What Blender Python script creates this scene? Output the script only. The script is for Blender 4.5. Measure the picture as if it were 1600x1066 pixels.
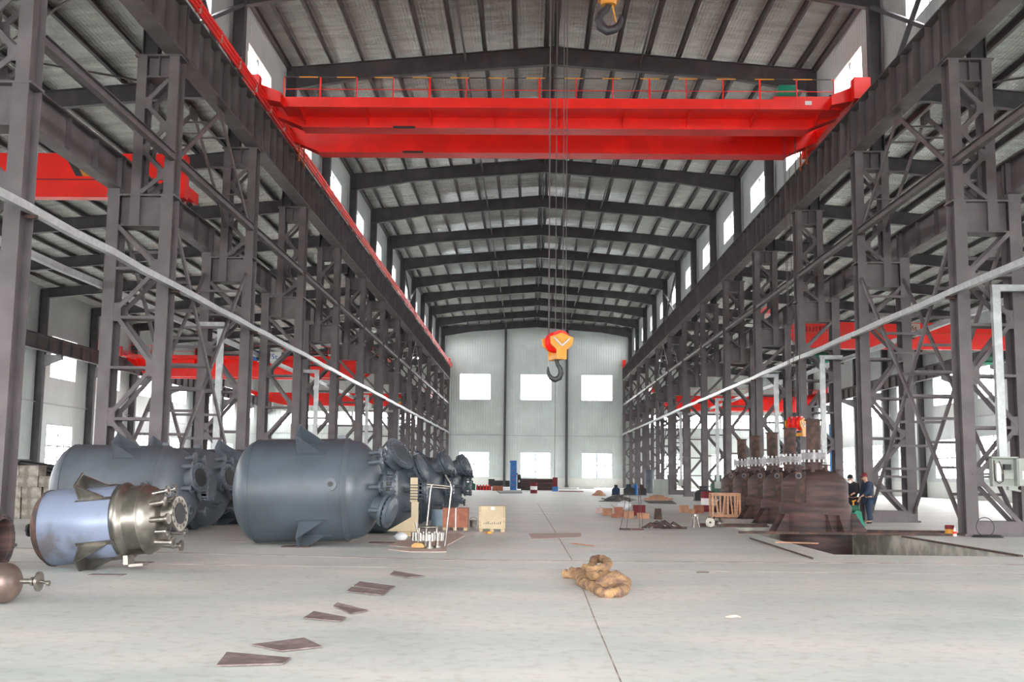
import bpy, math, random
from mathutils import Vector, Matrix
random.seed(7)
SC = bpy.context.scene
for o in list(bpy.data.objects): bpy.data.objects.remove(o)
COL = SC.collection
PI = math.pi
# ------------------------------------------------------------------ camera
CH = 1.52; FPX = 1700.0
PITCH = math.atan(209/FPX); ROLL = 0.011; YAW = math.atan(28/FPX)
FW = Vector((-math.sin(YAW)*math.cos(PITCH), math.cos(YAW)*math.cos(PITCH), math.sin(PITCH)))
_r = FW.cross(Vector((0,0,1))).normalized(); _u = _r.cross(FW)
RT = _r*math.cos(ROLL)+_u*math.sin(ROLL); UP = -_r*math.sin(ROLL)+_u*math.cos(ROLL)
cd = bpy.data.cameras.new('camera'); cam = bpy.data.objects.new('camera', cd); COL.objects.link(cam)
cd.sensor_width = 36; cd.lens = FPX/1600*36; cd.clip_end = 600; cd.clip_start = 0.1
mw = Matrix((RT, UP, -FW)).transposed().to_4x4(); mw.translation = (0,0,CH); cam.matrix_world = mw
SC.camera = cam
# ------------------------------------------------------------------ sky, exposure
W = bpy.data.worlds.new('overcast_sky'); SC.world = W; W.use_nodes = True
bg = W.node_tree.nodes['Background']; bg.inputs[0].default_value = (1.0,0.985,0.985,1); bg.inputs[1].default_value = 3.0
SC.view_settings.view_transform = 'Standard'; SC.view_settings.look = 'None'
SC.view_settings.exposure = 3.14; SC.view_settings.gamma = 1; SC.view_settings.use_curve_mapping = False
SC.cycles.max_bounces = 8; SC.cycles.diffuse_bounces = 6; SC.cycles.transparent_max_bounces = 16
SC.cycles.caustics_reflective = False; SC.cycles.caustics_refractive = False
# ------------------------------------------------------------------ pixel helpers (frame of 1600x1066)
def ray(x, y): return FW + RT*((x-800)/FPX) - UP*((y-533)/FPX)
def fl(x, y, z=0.0):
    d = ray(x,y); t = (z-CH)/d.z; return Vector((d.x*t, d.y*t, z))
def aty(x, y, Y):
    d = ray(x,y); t = Y/d.y; return Vector((d.x*t, Y, d.z*t+CH))
NX = 0.85                                   # nave centre line
# ------------------------------------------------------------------ materials
def lin(c):
    return tuple(((v/255)/12.92 if v/255 <= .04045 else ((v/255+.055)/1.055)**2.4) for v in c)
def mat(name, rgb, rough=.6, metal=0.0, var=.12, scale=3.0, bump=0.0, bscale=30, rgb2=None, stretch=(1,1,1), lo=.45, hi=.65, alpha=None, srgb=True, spec=.5, coat=0):
    m = bpy.data.materials.new(name); m.use_nodes = True
    nt = m.node_tree; N = nt.nodes; L = nt.links; b = N['Principled BSDF']
    c = lin(rgb) if srgb else rgb
    b.inputs['Roughness'].default_value = rough; b.inputs['Metallic'].default_value = metal
    b.inputs['Specular IOR Level'].default_value = spec; b.inputs['Coat Weight'].default_value = coat
    tc = N.new('ShaderNodeTexCoord'); mp = N.new('ShaderNodeMapping'); L.new(tc.outputs['Object'], mp.inputs[0]); mp.inputs['Scale'].default_value = stretch
    nz = N.new('ShaderNodeTexNoise'); nz.inputs['Scale'].default_value = scale; nz.inputs['Detail'].default_value = 5; L.new(mp.outputs[0], nz.inputs[0])
    cr = N.new('ShaderNodeValToRGB'); L.new(nz.outputs[0], cr.inputs[0])
    c2 = (lin(rgb2) if rgb2 else tuple(v*(1-var) for v in c)); c1 = c if rgb2 else tuple(min(1,v*(1+var)) for v in c)
    cr.color_ramp.elements[0].position = lo; cr.color_ramp.elements[0].color = (*c2,1)
    cr.color_ramp.elements[1].position = hi; cr.color_ramp.elements[1].color = (*c1,1)
    L.new(cr.outputs[0], b.inputs['Base Color'])
    if bump:
        n2 = N.new('ShaderNodeTexNoise'); n2.inputs['Scale'].default_value = bscale; n2.inputs['Detail'].default_value = 3; L.new(mp.outputs[0], n2.inputs[0])
        bp = N.new('ShaderNodeBump'); bp.inputs['Strength'].default_value = bump; bp.inputs['Distance'].default_value = .05
        L.new(n2.outputs[0], bp.inputs['Height']); L.new(bp.outputs[0], b.inputs['Normal'])
    return m
M = {}
M['steel'] = mat('grey_painted_steel', (98,92,94), .55, var=.16, scale=1.2)
M['steel_dark'] = mat('dark_painted_steel', (78,76,80), .55, var=.16, scale=1.2)
M['purlin'] = mat('purlin_steel', (84,80,82), .5, var=.15, scale=.8)
M['red'] = mat('red_crane_paint', (244,32,20), .38, var=.08, scale=.8)
M['orange'] = mat('orange_paint', (190,95,40), .45)
M['yellow'] = mat('yellow_paint', (212,144,44), .45, var=.12, scale=4)
M['green'] = mat('green_paint', (30,140,110), .45)
M['dgreen'] = mat('dark_green_paint', (45,95,75), .5)
M['blue'] = mat('blue_paint', (45,115,185), .5)
M['galv'] = mat('galvanised_sheet', (180,183,184), .38, .35, var=.1, scale=6)
M['hook'] = mat('forged_hook', (48,48,52), .5, var=.3, scale=8)
M['rope'] = mat('wire_rope', (72,64,64), .5)
M['black'] = mat('black_rubber', (38,38,40), .55)
M['white'] = mat('white_paint', (235,235,232), .5, var=.04)
M['wood'] = mat('pale_pine', (205,182,145), .7, var=.14, scale=2, stretch=(1,1,8))
M['cream'] = mat('cream_plywood', (206,190,158), .65, var=.06, scale=3)
M['owood'] = mat('orange_plywood', (172,108,82), .6, rgb2=(150,88,64), scale=5)
M['slat'] = mat('slat_crate_wood', (205,158,126), .7, var=.15, scale=3, stretch=(1,1,6))
M['card'] = mat('brown_cardboard', (186,140,112), .8, var=.15, scale=4)
M['pinkboard'] = mat('pinkish_board', (204,182,170), .8, rgb2=(190,170,160), scale=2)
M['stain'] = mat('bare_stainless', (146,142,134), .33, .9, var=.2, scale=4)
M['stainb'] = mat('bright_stainless', (165,161,156), .25, .9, var=.1, scale=5)
M['gvessel'] = mat('grey_vessel_paint', (78,87,96), .38, rgb2=(70,76,82), scale=1.3, lo=.35, hi=.6, bump=.06, bscale=3)
M['gvessel2'] = mat('dusty_grey_vessel_paint', (94,100,108), .5, rgb2=(82,86,91), scale=1.3, lo=.35, hi=.6)
M['film'] = mat('blue_film_sheet', (134,145,168), .36, rgb2=(108,106,110), scale=1.6, lo=.36, hi=.5, metal=.25, bump=.05, bscale=3)
M['rust'] = mat('rusted_plate', (98,72,68), .7, rgb2=(50,42,45), scale=1.6, stretch=(.5,.5,5), lo=.35, hi=.7)
M['rust2'] = mat('orange_rust_steel', (100,72,62), .8, rgb2=(66,54,51), scale=5)
M['zinc'] = mat('grey_bolted_flange', (126,122,123), .4, .4, var=.12, scale=9)
M['concrete'] = mat('rough_concrete', (172,168,158), .85, rgb2=(128,122,112), scale=4, bump=.6, bscale=9)
M['pit'] = mat('pit_concrete', (176,174,164), .85, var=.25, scale=2.5)
M['sling'] = mat('dirty_sling_cloth', (180,144,102), .85, rgb2=(122,94,80), scale=9, bump=.8, bscale=50, lo=.38, hi=.6)
M['skin'] = mat('skin', (205,160,135), .6, var=.03)
M['clothb'] = mat('black_work_cloth', (30,32,38), .85)
M['clothn'] = mat('navy_work_cloth', (42,58,82), .85)
M['maroon'] = mat('maroon_cloth', (120,40,50), .8)
M['rag'] = mat('grey_sheeting', (110,108,104), .85, rgb2=(72,72,72), scale=5)
M['plastic'] = mat('white_plastic_bag', (222,224,226), .5, bump=.5, bscale=8)
M['cabinet'] = mat('grey_green_cabinet', (162,167,161), .5, var=.04)
M['bldg'] = mat('pale_render', (205,212,220), .8, var=.05)
M['bwin'] = mat('far_window_glass', (120,140,165), .3)
M['darkplate'] = mat('scrap_plate', (132,118,117), .6, rgb2=(108,94,94), scale=9)
M['frame'] = mat('white_window_frame', (205,210,208), .5, var=.03)
M['mullion'] = mat('grey_window_bar', (105,106,115), .5, var=.03)
def foil():
    m = bpy.data.materials.new('silver_foil_lining'); m.use_nodes = True; N = m.node_tree.nodes; L = m.node_tree.links; b = N['Principled BSDF']
    b.inputs['Metallic'].default_value = .93; b.inputs['Roughness'].default_value = .24
    tc = N.new('ShaderNodeTexCoord'); mp = N.new('ShaderNodeMapping'); mp.inputs['Scale'].default_value = (.16,1.15,1); L.new(tc.outputs['Object'], mp.inputs[0])
    a = N.new('ShaderNodeTexNoise'); a.inputs['Scale'].default_value = 2.0; a.inputs['Detail'].default_value = 8; a.inputs['Roughness'].default_value = .68; L.new(mp.outputs[0], a.inputs[0])
    cr = N.new('ShaderNodeValToRGB'); L.new(a.outputs[0], cr.inputs[0]); cr.color_ramp.elements[0].position = .3; cr.color_ramp.elements[1].position = .7
    cr.color_ramp.elements[0].color = (.40,.415,.39,1); cr.color_ramp.elements[1].color = (.80,.82,.78,1); L.new(cr.outputs[0], b.inputs['Base Color'])
    wv = N.new('ShaderNodeTexWave'); wv.bands_direction = 'X'; wv.inputs['Scale'].default_value = 2.2; wv.inputs['Distortion'].default_value = 1.5; L.new(tc.outputs['Object'], wv.inputs[0])
    ad = N.new('ShaderNodeMath'); ad.operation = 'MULTIPLY_ADD'; ad.inputs[1].default_value = .02; L.new(wv.outputs['Fac'], ad.inputs[0]); L.new(a.outputs[0], ad.inputs[2])
    bp = N.new('ShaderNodeBump'); bp.inputs['Strength'].default_value = 1.0; bp.inputs['Distance'].default_value = .9; L.new(ad.outputs[0], bp.inputs['Height']); L.new(bp.outputs[0], b.inputs['Normal'])
    return m
M['foil'] = foil()
def sheet(name, rgb, axis, rough=.42, scale=1.0):
    m = mat(name, rgb, rough, var=.05, scale=.6, metal=.1); N = m.node_tree.nodes; L = m.node_tree.links; b = N['Principled BSDF']
    tc = N.new('ShaderNodeTexCoord'); wv = N.new('ShaderNodeTexWave'); wv.bands_direction = axis; wv.inputs['Scale'].default_value = scale; L.new(tc.outputs['Object'], wv.inputs[0])
    pw = N.new('ShaderNodeMath'); pw.operation = 'POWER'; pw.inputs[1].default_value = 6; L.new(wv.outputs['Fac'], pw.inputs[0])
    bp = N.new('ShaderNodeBump'); bp.inputs['Strength'].default_value = .35; bp.inputs['Distance'].default_value = .05; L.new(pw.outputs[0], bp.inputs['Height']); L.new(bp.outputs[0], b.inputs['Normal'])
    return m
M['wallx'] = sheet('ribbed_wall_sheet_end', (206,214,212), 'X'); M['wally'] = sheet('ribbed_wall_sheet_side', (200,206,205), 'Y', .34)
M['block'] = mat('white_base_wall', (224,226,222), .7, var=.03)
def floor_mat():
    m = bpy.data.materials.new('polished_concrete_floor'); m.use_nodes = True; N = m.node_tree.nodes; L = m.node_tree.links; b = N['Principled BSDF']
    tc = N.new('ShaderNodeTexCoord')
    mp = N.new('ShaderNodeMapping'); mp.inputs['Scale'].default_value = (.5,1,1); L.new(tc.outputs['Object'], mp.inputs[0])
    a = N.new('ShaderNodeTexNoise'); a.inputs['Scale'].default_value = .55; a.inputs['Detail'].default_value = 9; a.inputs['Roughness'].default_value = .62; L.new(mp.outputs[0], a.inputs[0])
    cr = N.new('ShaderNodeValToRGB'); L.new(a.outputs[0], cr.inputs[0]); e = cr.color_ramp.elements
    e[0].position = .34; e[0].color = (*lin((192,200,196)),1); e[1].position = .62; e[1].color = (*lin((222,220,215)),1)
    k = e.new(.48); k.color = (*lin((208,212,208)),1)
    f = N.new('ShaderNodeTexNoise'); f.inputs['Scale'].default_value = 7; f.inputs['Detail'].default_value = 8; L.new(tc.outputs['Object'], f.inputs[0])
    cf = N.new('ShaderNodeValToRGB'); L.new(f.outputs[0], cf.inputs[0]); cf.color_ramp.elements[0].position = .25; cf.color_ramp.elements[0].color = (.80,.78,.76,1); cf.color_ramp.elements[1].position = .5
    mx = N.new('ShaderNodeMix'); mx.data_type = 'RGBA'; mx.blend_type = 'MULTIPLY'; mx.inputs[0].default_value = 1
    L.new(cr.outputs[0], mx.inputs[6]); L.new(cf.outputs[0], mx.inputs[7]); L.new(mx.outputs[2], b.inputs['Base Color'])
    rr = N.new('ShaderNodeMapRange'); rr.inputs[3].default_value = .38; rr.inputs[4].default_value = .62; L.new(a.outputs[0], rr.inputs[0]); L.new(rr.outputs[0], b.inputs['Roughness'])
    bp = N.new('ShaderNodeBump'); bp.inputs['Strength'].default_value = .06; L.new(f.outputs[0], bp.inputs['Height']); L.new(bp.outputs[0], b.inputs['Normal'])
    return m
M['floor'] = floor_mat()
def glass():
    m = bpy.data.materials.new('window_glass'); m.use_nodes = True; N = m.node_tree.nodes; L = m.node_tree.links
    N.remove(N['Principled BSDF']); t = N.new('ShaderNodeBsdfTransparent'); t.inputs[0].default_value = (1,1,1,1); g = N.new('ShaderNodeBsdfGlossy'); g.inputs['Roughness'].default_value = .05
    x = N.new('ShaderNodeMixShader'); x.inputs[0].default_value = .05; L.new(t.outputs[0], x.inputs[1]); L.new(g.outputs[0], x.inputs[2]); L.new(x.outputs[0], N['Material Output'].inputs[0])
    return m
M['glass'] = glass()
def stripes(name, a, c, scale, axis='X', rot=0):
    m = bpy.data.materials.new(name); m.use_nodes = True; N = m.node_tree.nodes; L = m.node_tree.links; b = N['Principled BSDF']
    tc = N.new('ShaderNodeTexCoord'); mp = N.new('ShaderNodeMapping'); mp.inputs['Rotation'].default_value = (0,rot,0); L.new(tc.outputs['Object'], mp.inputs[0])
    wv = N.new('ShaderNodeTexWave'); wv.bands_direction = axis; wv.inputs['Scale'].default_value = scale; L.new(mp.outputs[0], wv.inputs[0])
    cr = N.new('ShaderNodeValToRGB'); cr.color_ramp.interpolation = 'CONSTANT'; cr.color_ramp.elements[0].color = (*lin(a),1); cr.color_ramp.elements[1].position = .5; cr.color_ramp.elements[1].color = (*lin(c),1)
    L.new(wv.outputs['Fac'], cr.inputs[0]); L.new(cr.outputs[0], b.inputs['Base Color']); b.inputs['Roughness'].default_value = .5
    return m
M['hazard_rail'] = stripes('black_yellow_rail', (60,58,60), (235,165,50), .22)
# ------------------------------------------------------------------ mesh builder
class MB:
    def __init__(s): s.v = []; s.f = []; s.s = []; s.M = Matrix.Identity(4)
    def add(s, vs, fs, sm=False):
        n = len(s.v); s.v += [s.M @ Vector(v) for v in vs]; s.f += [tuple(i+n for i in f) for f in fs]; s.s += [sm]*len(fs); return s
    def box(s, x0,x1,y0,y1,z0,z1):
        return s.add([(x0,y0,z0),(x1,y0,z0),(x1,y1,z0),(x0,y1,z0),(x0,y0,z1),(x1,y0,z1),(x1,y1,z1),(x0,y1,z1)],
              [(0,3,2,1),(4,5,6,7),(0,1,5,4),(1,2,6,5),(2,3,7,6),(3,0,4,7)])
    def cbox(s, c, sx, sy, sz): return s.box(c[0]-sx/2,c[0]+sx/2,c[1]-sy/2,c[1]+sy/2,c[2]-sz/2,c[2]+sz/2)
    def frame(s, p, q, up):
        p = Vector(p); q = Vector(q); d = (q-p).normalized(); up = Vector(up); a = d.cross(up)
        if a.length < 1e-4: a = d.cross(Vector((1,0,0)))
        if a.length < 1e-4: a = d.cross(Vector((0,1,0)))
        a.normalize(); b = a.cross(d).normalized(); return p,q,d,a,b
    def bar(s, p, q, w, h, up=(0,0,1)):      # w sideways, h along up
        p,q,d,a,b = s.frame(p,q,up); a = a*w/2; b = b*h/2
        vs = [p-a-b,p+a-b,p+a+b,p-a+b,q-a-b,q+a-b,q+a+b,q-a+b]
        return s.add(vs, [(0,1,2,3),(7,6,5,4),(4,5,1,0),(5,6,2,1),(6,7,3,2),(7,4,0,3)])
    def hbeam(s, p, q, up, depth, width, tf=.03, tw=.02):
        p,q,d,a,b = s.frame(p,q,up)
        s.bar(p,q,tw,depth-2*tf,up); o = b*(depth/2-tf/2)
        s.bar(p+o,q+o,width,tf,up); s.bar(p-o,q-o,width,tf,up); return s
    def cyl(s, p, q, r, n=12, r2=None, cap=True):
        p,q,d,a,b = s.frame(p,q,(0,0,1)); r2 = r if r2 is None else r2
        vs = [p+(a*math.cos(2*PI*i/n)+b*math.sin(2*PI*i/n))*r for i in range(n)]+[q+(a*math.cos(2*PI*i/n)+b*math.sin(2*PI*i/n))*r2 for i in range(n)]
        s.add(vs, [(i,(i+1)%n,n+(i+1)%n,n+i) for i in range(n)], True)
        if cap: s.add(vs, [tuple(range(n-1,-1,-1)), tuple(range(n,2*n))])
        return s
    def lathe(s, prof, axis='X', n=40, cap=False):    # prof: list of polylines of (t, r); sharp between polylines
        for pl in prof:
            vs = []; fs = []
            for t,r in pl:
                for i in range(n):
                    a = 2*PI*i/n; c,e = r*math.cos(a), r*math.sin(a)
                    vs.append({'X':(t,c,e),'Y':(e,t,c),'Z':(c,e,t)}[axis])
            for k in range(len(pl)-1):
                for i in range(n): fs.append((k*n+i,k*n+(i+1)%n,(k+1)*n+(i+1)%n,(k+1)*n+i))
            s.add(vs,fs,True)
        return s
    def tube(s, pts, r, n=8, closed=False):
        P = [Vector(p) for p in pts]; m = len(P); vs=[]; fs=[]
        rs = r if isinstance(r,(list,tuple)) else [r]*m
        for k in range(m):
            if closed: d = P[(k+1)%m]-P[k-1]
            else: d = P[min(k+1,m-1)]-P[max(k-1,0)]
            d.normalize()
            if k == 0:
                a = d.cross(Vector((0,0,1)))
                if a.length < 1e-2: a = d.cross(Vector((0,1,0)))
            else: a = a-d*a.dot(d)
            a.normalize(); b = a.cross(d)
            vs += [P[k]+(a*math.cos(2*PI*i/n)+b*math.sin(2*PI*i/n))*rs[k] for i in range(n)]
        for k in range(m if closed else m-1):
            j = (k+1)%m
            fs += [(k*n+i,k*n+(i+1)%n,j*n+(i+1)%n,j*n+i) for i in range(n)]
        s.add(vs,fs,True)
        if not closed: s.add(vs,[tuple(range(n-1,-1,-1)), tuple((m-1)*n+i for i in range(n))])
        return s
    def prism(s, poly, y0, y1, plane='XZ'):
        n = len(poly)
        if plane == 'XZ': vs = [(a,y0,b) for a,b in poly]+[(a,y1,b) for a,b in poly]
        elif plane == 'YZ': vs = [(y0,a,b) for a,b in poly]+[(y1,a,b) for a,b in poly]
        else: vs = [(a,b,y0) for a,b in poly]+[(a,b,y1) for a,b in poly]
        return s.add(vs, [tuple(range(n)), tuple(range(2*n-1,n-1,-1))]+[(i,(i+1)%n,n+(i+1)%n,n+i)[::-1] for i in range(n)])
    def build(s, name, m, parent=None, loc=None):
        me = bpy.data.meshes.new(name); me.from_pydata([tuple(v) for v in s.v], [], s.f); me.update()
        me.polygons.foreach_set('use_smooth', s.s)
        me.materials.append(M[m] if isinstance(m,str) else m)
        o = bpy.data.objects.new(name, me); COL.objects.link(o)
        if parent: o.parent = parent
        if loc: o.location = loc
        return o
def tag(o, label=None, cat=None, group=None, kind=None):
    if label: o['label'] = label
    if cat: o['category'] = cat
    if group: o['group'] = group
    if kind: o['kind'] = kind
    return o
def thing(name, label, cat, loc=(0,0,0), rz=0, group=None, kind=None):
    o = bpy.data.objects.new(name, None); COL.objects.link(o); o.empty_display_size = .2
    o.location = loc; o.rotation_euler = (0,0,rz); return tag(o,label,cat,group,kind)
def dup(root, loc=None, rz=None, label=None, group=None):
    r = root.copy(); COL.objects.link(r)
    if loc is not None: r.location = loc
    if rz is not None: r.rotation_euler[2] = rz
    if label: r['label'] = label
    if group: r['group'] = group
    for ch in root.children:
        c = ch.copy(); COL.objects.link(c); c.parent = r
        for g in ch.children:
            d = g.copy(); COL.objects.link(d); d.parent = c
    return r
def struct(o): o['kind'] = 'structure'; return o
ORD = ['first','second','third','fourth','fifth','sixth','seventh','eighth','ninth','tenth','eleventh','twelfth','thirteenth','fourteenth','fifteenth','sixteenth','seventeenth','eighteenth']
YS = [21.4+9*k for k in range(14)]            # frame lines
Y0, Y1 = -14.8, 139.0
BAYS = [-14.6,-5.6,3.4,12.4]+YS[:-1]      # shell bays, also the ones behind the camera
SIDE = {-1:'left', 1:'right'}
OUT = {-1:34.85, 1:32.25}                     # inner face of the aisle wall columns (from the nave centre)
# ================================================================== FLOOR
PX0,PX1,PY0,PY1 = 6.15,9.85,22.3,33.6
b = MB(); F = -80; E_ = 160
def quad(b, x0,x1,y0,y1,z=0): b.add([(x0,y0,z),(x1,y0,z),(x1,y1,z),(x0,y1,z)],[(0,1,2,3)])
XL, XR = NX-35.45, NX+32.85
quad(b,XL-1,PX0,Y0-5,Y1+.2); quad(b,PX1,XR+1,Y0-5,Y1+.2); quad(b,PX0,PX1,Y0-5,PY0); quad(b,PX0,PX1,PY1,Y1+.2)
struct(b.build('floor','floor'))
b = MB(); b.box(-170,170,-120,Y0-5,-.3,-.05); b.box(-170,170,Y1+.2,320,-.3,-.05); b.box(-170,XL-1,Y0-5,Y1+.2,-.3,-.05); b.box(XR+1,170,Y0-5,Y1+.2,-.3,-.05)
M['yard'] = mat('outdoor_yard_asphalt', (120,120,118), .9, var=.08, scale=.2)
tag(b.build('ground_outside','yard'),kind='structure')
b = MB(); z=-1.7
b.box(PX0-.25,PX0,PY0-.25,PY1+.25,z,-.002); b.box(PX1,PX1+.25,PY0-.25,PY1+.25,z,-.002); b.box(PX0,PX1,PY0-.25,PY0,z,-.002); b.box(PX0,PX1,PY1,PY1+.25,z,-.002); b.box(PX0,PX1,PY0,PY1,z-.1,z)
tag(b.build('pit_lining','pit'),'pale concrete lining of the open rectangular pit beside the front rusted vessel','pit',kind='structure')
b = MB(); b.box(PX1-.03,PX1+.07,PY0,29.2,.0,.035); tag(b.build('pit_edge_angle','rust2'),'long rusty steel edging along the right rim of the open pit','edging')
M['groove'] = mat('floor_joint_groove', (128,112,108), .9, rgb2=(176,168,160), scale=3, lo=.4, hi=.6)
def strip(name, pts, w, m, h=.004):
    b = MB(); n=len(pts)
    for k in range(n-1):
        b.bar(Vector((*pts[k],h/2)), Vector((*pts[k+1],h/2)), w, h)
    return struct(b.build(name,m))
strip('trim_1',[(XL,21.6),(-10.3,21.4),(-5.5,20.4),(-1.4,19.75),(2.0,19.8),(5.5,20.1),(9,20.2),(20,20.3),(XR,20.3)],.10,'groove')
strip('trim_2',[(-9,18.2),(-1.3,18.0),(4.9,18.06),(14,18.2)],.035,'groove')
strip('trim_3',[(.78,18.0),(.76,16.4),(.72,12.0),(.70,8.3),(.68,4)],.012,'groove',.003)
strip('trim_4',[(.5,60),(.62,45),(.7,34),(.8,20.0)],.02,'groove',.003)
strip('trim_5',[(-9,24.2),(-6,23.9)],.02,'groove',.003)
# ================================================================== WALLS with window openings
def wall_panel(b, axis, at, thick, a0, a1, z0, z1, wins):
    """wall in plane axis=at; wins: list of (u0,u1,w0,w1); built as strips round the openings"""
    def bx(u0,u1,w0,w1):
        if u1-u0<1e-3 or w1-w0<1e-3: return
        if axis=='Y': b.box(u0,u1,at,at+thick,w0,w1)
        else: b.box(at,at+thick,u0,u1,w0,w1) if thick>0 else b.box(at+thick,at,u0,u1,w0,w1)
    rows = sorted(set([z0,z1]+[w for x in wins for w in x[2:4]]))
    for r0,r1 in zip(rows,rows[1:]):
        c = sorted([x for x in wins if x[2]<=r0+1e-6 and x[3]>=r1-1e-6]); u=a0
        for x in c: bx(u,x[0],r0,r1); u=x[1]
        bx(u,a1,r0,r1)
wincount = [0]; PROTO = {}
def window(axis, at, inward, u0,u1,w0,w1, style='grid'):
    w = u1-u0; h = w1-w0; key=(axis,inward,round(w,2),round(h,2),style); wincount[0]+=1
    loc = ((u0+u1)/2, at, w0) if axis=='Y' else (at,(u0+u1)/2,w0)
    if key in PROTO:
        r = dup(PROTO[key], loc); r.name = 'window_%d'%wincount[0]; return r
    r = thing('window_%d'%wincount[0],None,None,loc,kind='structure'); PROTO[key]=r
    if axis=='X': Mx = Matrix.Rotation(PI/2,4,'Z')
    else: Mx = Matrix.Identity(4)
    b = MB(); b.M = Mx; t=.07
    b.box(-w/2,-w/2+t,-.12,.12,0,h); b.box(w/2-t,w/2,-.12,.12,0,h); b.box(-w/2+t,w/2-t,-.12,.12,0,t); b.box(-w/2+t,w/2-t,-.12,.12,h-t,h)
    b.build('window_frame','frame',r)
    b = MB(); b.M = Mx
    b.box(-.05,.05,-.03,.03,t,h-t)
    if style=='grid':
        b.box(-w/2+t,w/2-t,-.03,.03,h*.52-.05,h*.52+.05)
        for fx in (-.25,.25): b.box(fx*w-.03,fx*w+.03,-.02,.02,t,h-t)
        for fz in (.26,.77): b.box(-w/2+t,w/2-t,-.02,.02,h*fz-.03,h*fz+.03)
    b.build('glazing_bars','mullion',r)
    b = MB(); b.M = Mx; b.box(-w/2+t,w/2-t,-.004,.004,t,h-t); b.build('window_pane','glass',r)
    return r
# end wall (nave and aisles)
wins = [(NX+c-2,NX+c+2,11.0,14.35) for c in (-7.8,0,7.8)]+[(NX+c-1.95,NX+c+1.95,1.17,4.37) for c in (-7.8,0,7.8)]
for x0,x1 in ((-31.8,-27.3),(-27.2,-22.7),(-22.6,-18.1),(-18.0,-13.5),(15.2,19.7),(19.8,24.3),(24.4,28.9),(29.0,32.2)): wins.append((x0,x1,7.6,9.35))
for c in (-29,-22.4,-16,18.5,25,30.6): wins.append((c-1.9,c+1.9,1.17,4.37))
b = MB(); wall_panel(b,'Y',Y1,.25,XL,XR,1.15,16.2,wins); wall_panel(b,'Y',Y1,.25,NX-12.4,NX+12.4,16.2,20.2,[])
b.prism([(NX-12.4,20.2),(NX+12.4,20.2),(NX+12.4,20.42),(NX,21.5),(NX-12.4,20.42)],Y1,Y1+.25)
struct(b.build('wall_back','wallx'))
for i,wd in enumerate(wins): window('Y',Y1+.12,-1,*wd,style='plain' if wd[2]>5 else 'grid')
b = MB(); b.box(XL,XR,Y1-.02,Y1+.26,0,1.15); struct(b.build('baseboard_back','block'))
# unseen entrance wall behind the camera, openings sized for the daylight: a wide open gate into the nave and one into each aisle
fw_ = [(NX-8.5,NX+8.5,0,10.6),(NX-28,NX-20,0,6),(NX+19,NX+27,0,6)]+[(NX+c-2,NX+c+2,11.2,14.4) for c in (-7.8,0,7.8)]
b = MB(); wall_panel(b,'Y',Y0-.25,.25,XL,XR,0,16.2,fw_); wall_panel(b,'Y',Y0-.25,.25,NX-12.4,NX+12.4,16.2,20.2,[]); b.prism([(NX-12.4,20.2),(NX+12.4,20.2),(NX,21.35)],Y0-.25,Y0)
struct(b.build('wall_front','wallx'))
for wd in fw_[3:]: window('Y',Y0-.13,1,*wd,style='plain')  # unseen high windows, put in to brighten the crane front
# light portals just outside the openings: they give no light, they only steer the sampling of the sky
def portal(loc, rot, sx, sy):
    l=bpy.data.lights.new('sky_portal','AREA'); l.shape='RECTANGLE'; l.size=sx; l.size_y=sy; l.cycles.is_portal=True
    o=bpy.data.objects.new('sky_portal',l); COL.objects.link(o); o.location=loc; o.rotation_euler=rot
LY=Y1-Y0; MY=(Y1+Y0)/2
for s,xw in ((-1,XL-.4),(1,XR+.4)):
    for z0,z1 in ((1.5,4.85),(7.4,11.3)): portal((xw,MY,(z0+z1)/2),(PI/2,0,PI/2 if s>0 else -PI/2),LY,z1-z0)
    portal((NX+s*12.75,MY,17.97),(PI/2,0,PI/2 if s>0 else -PI/2),LY,1.7)
portal((NX,Y0-.5,7),(PI/2,0,0),56,14.6); portal((NX-1,Y1+.5,7.7),(-PI/2,0,0),68,13.6)
b = MB(); b.box(XL,XR,Y1-.12,Y1-.02,6.44,6.52); struct(b.build('trim_6','galv'))
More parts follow.
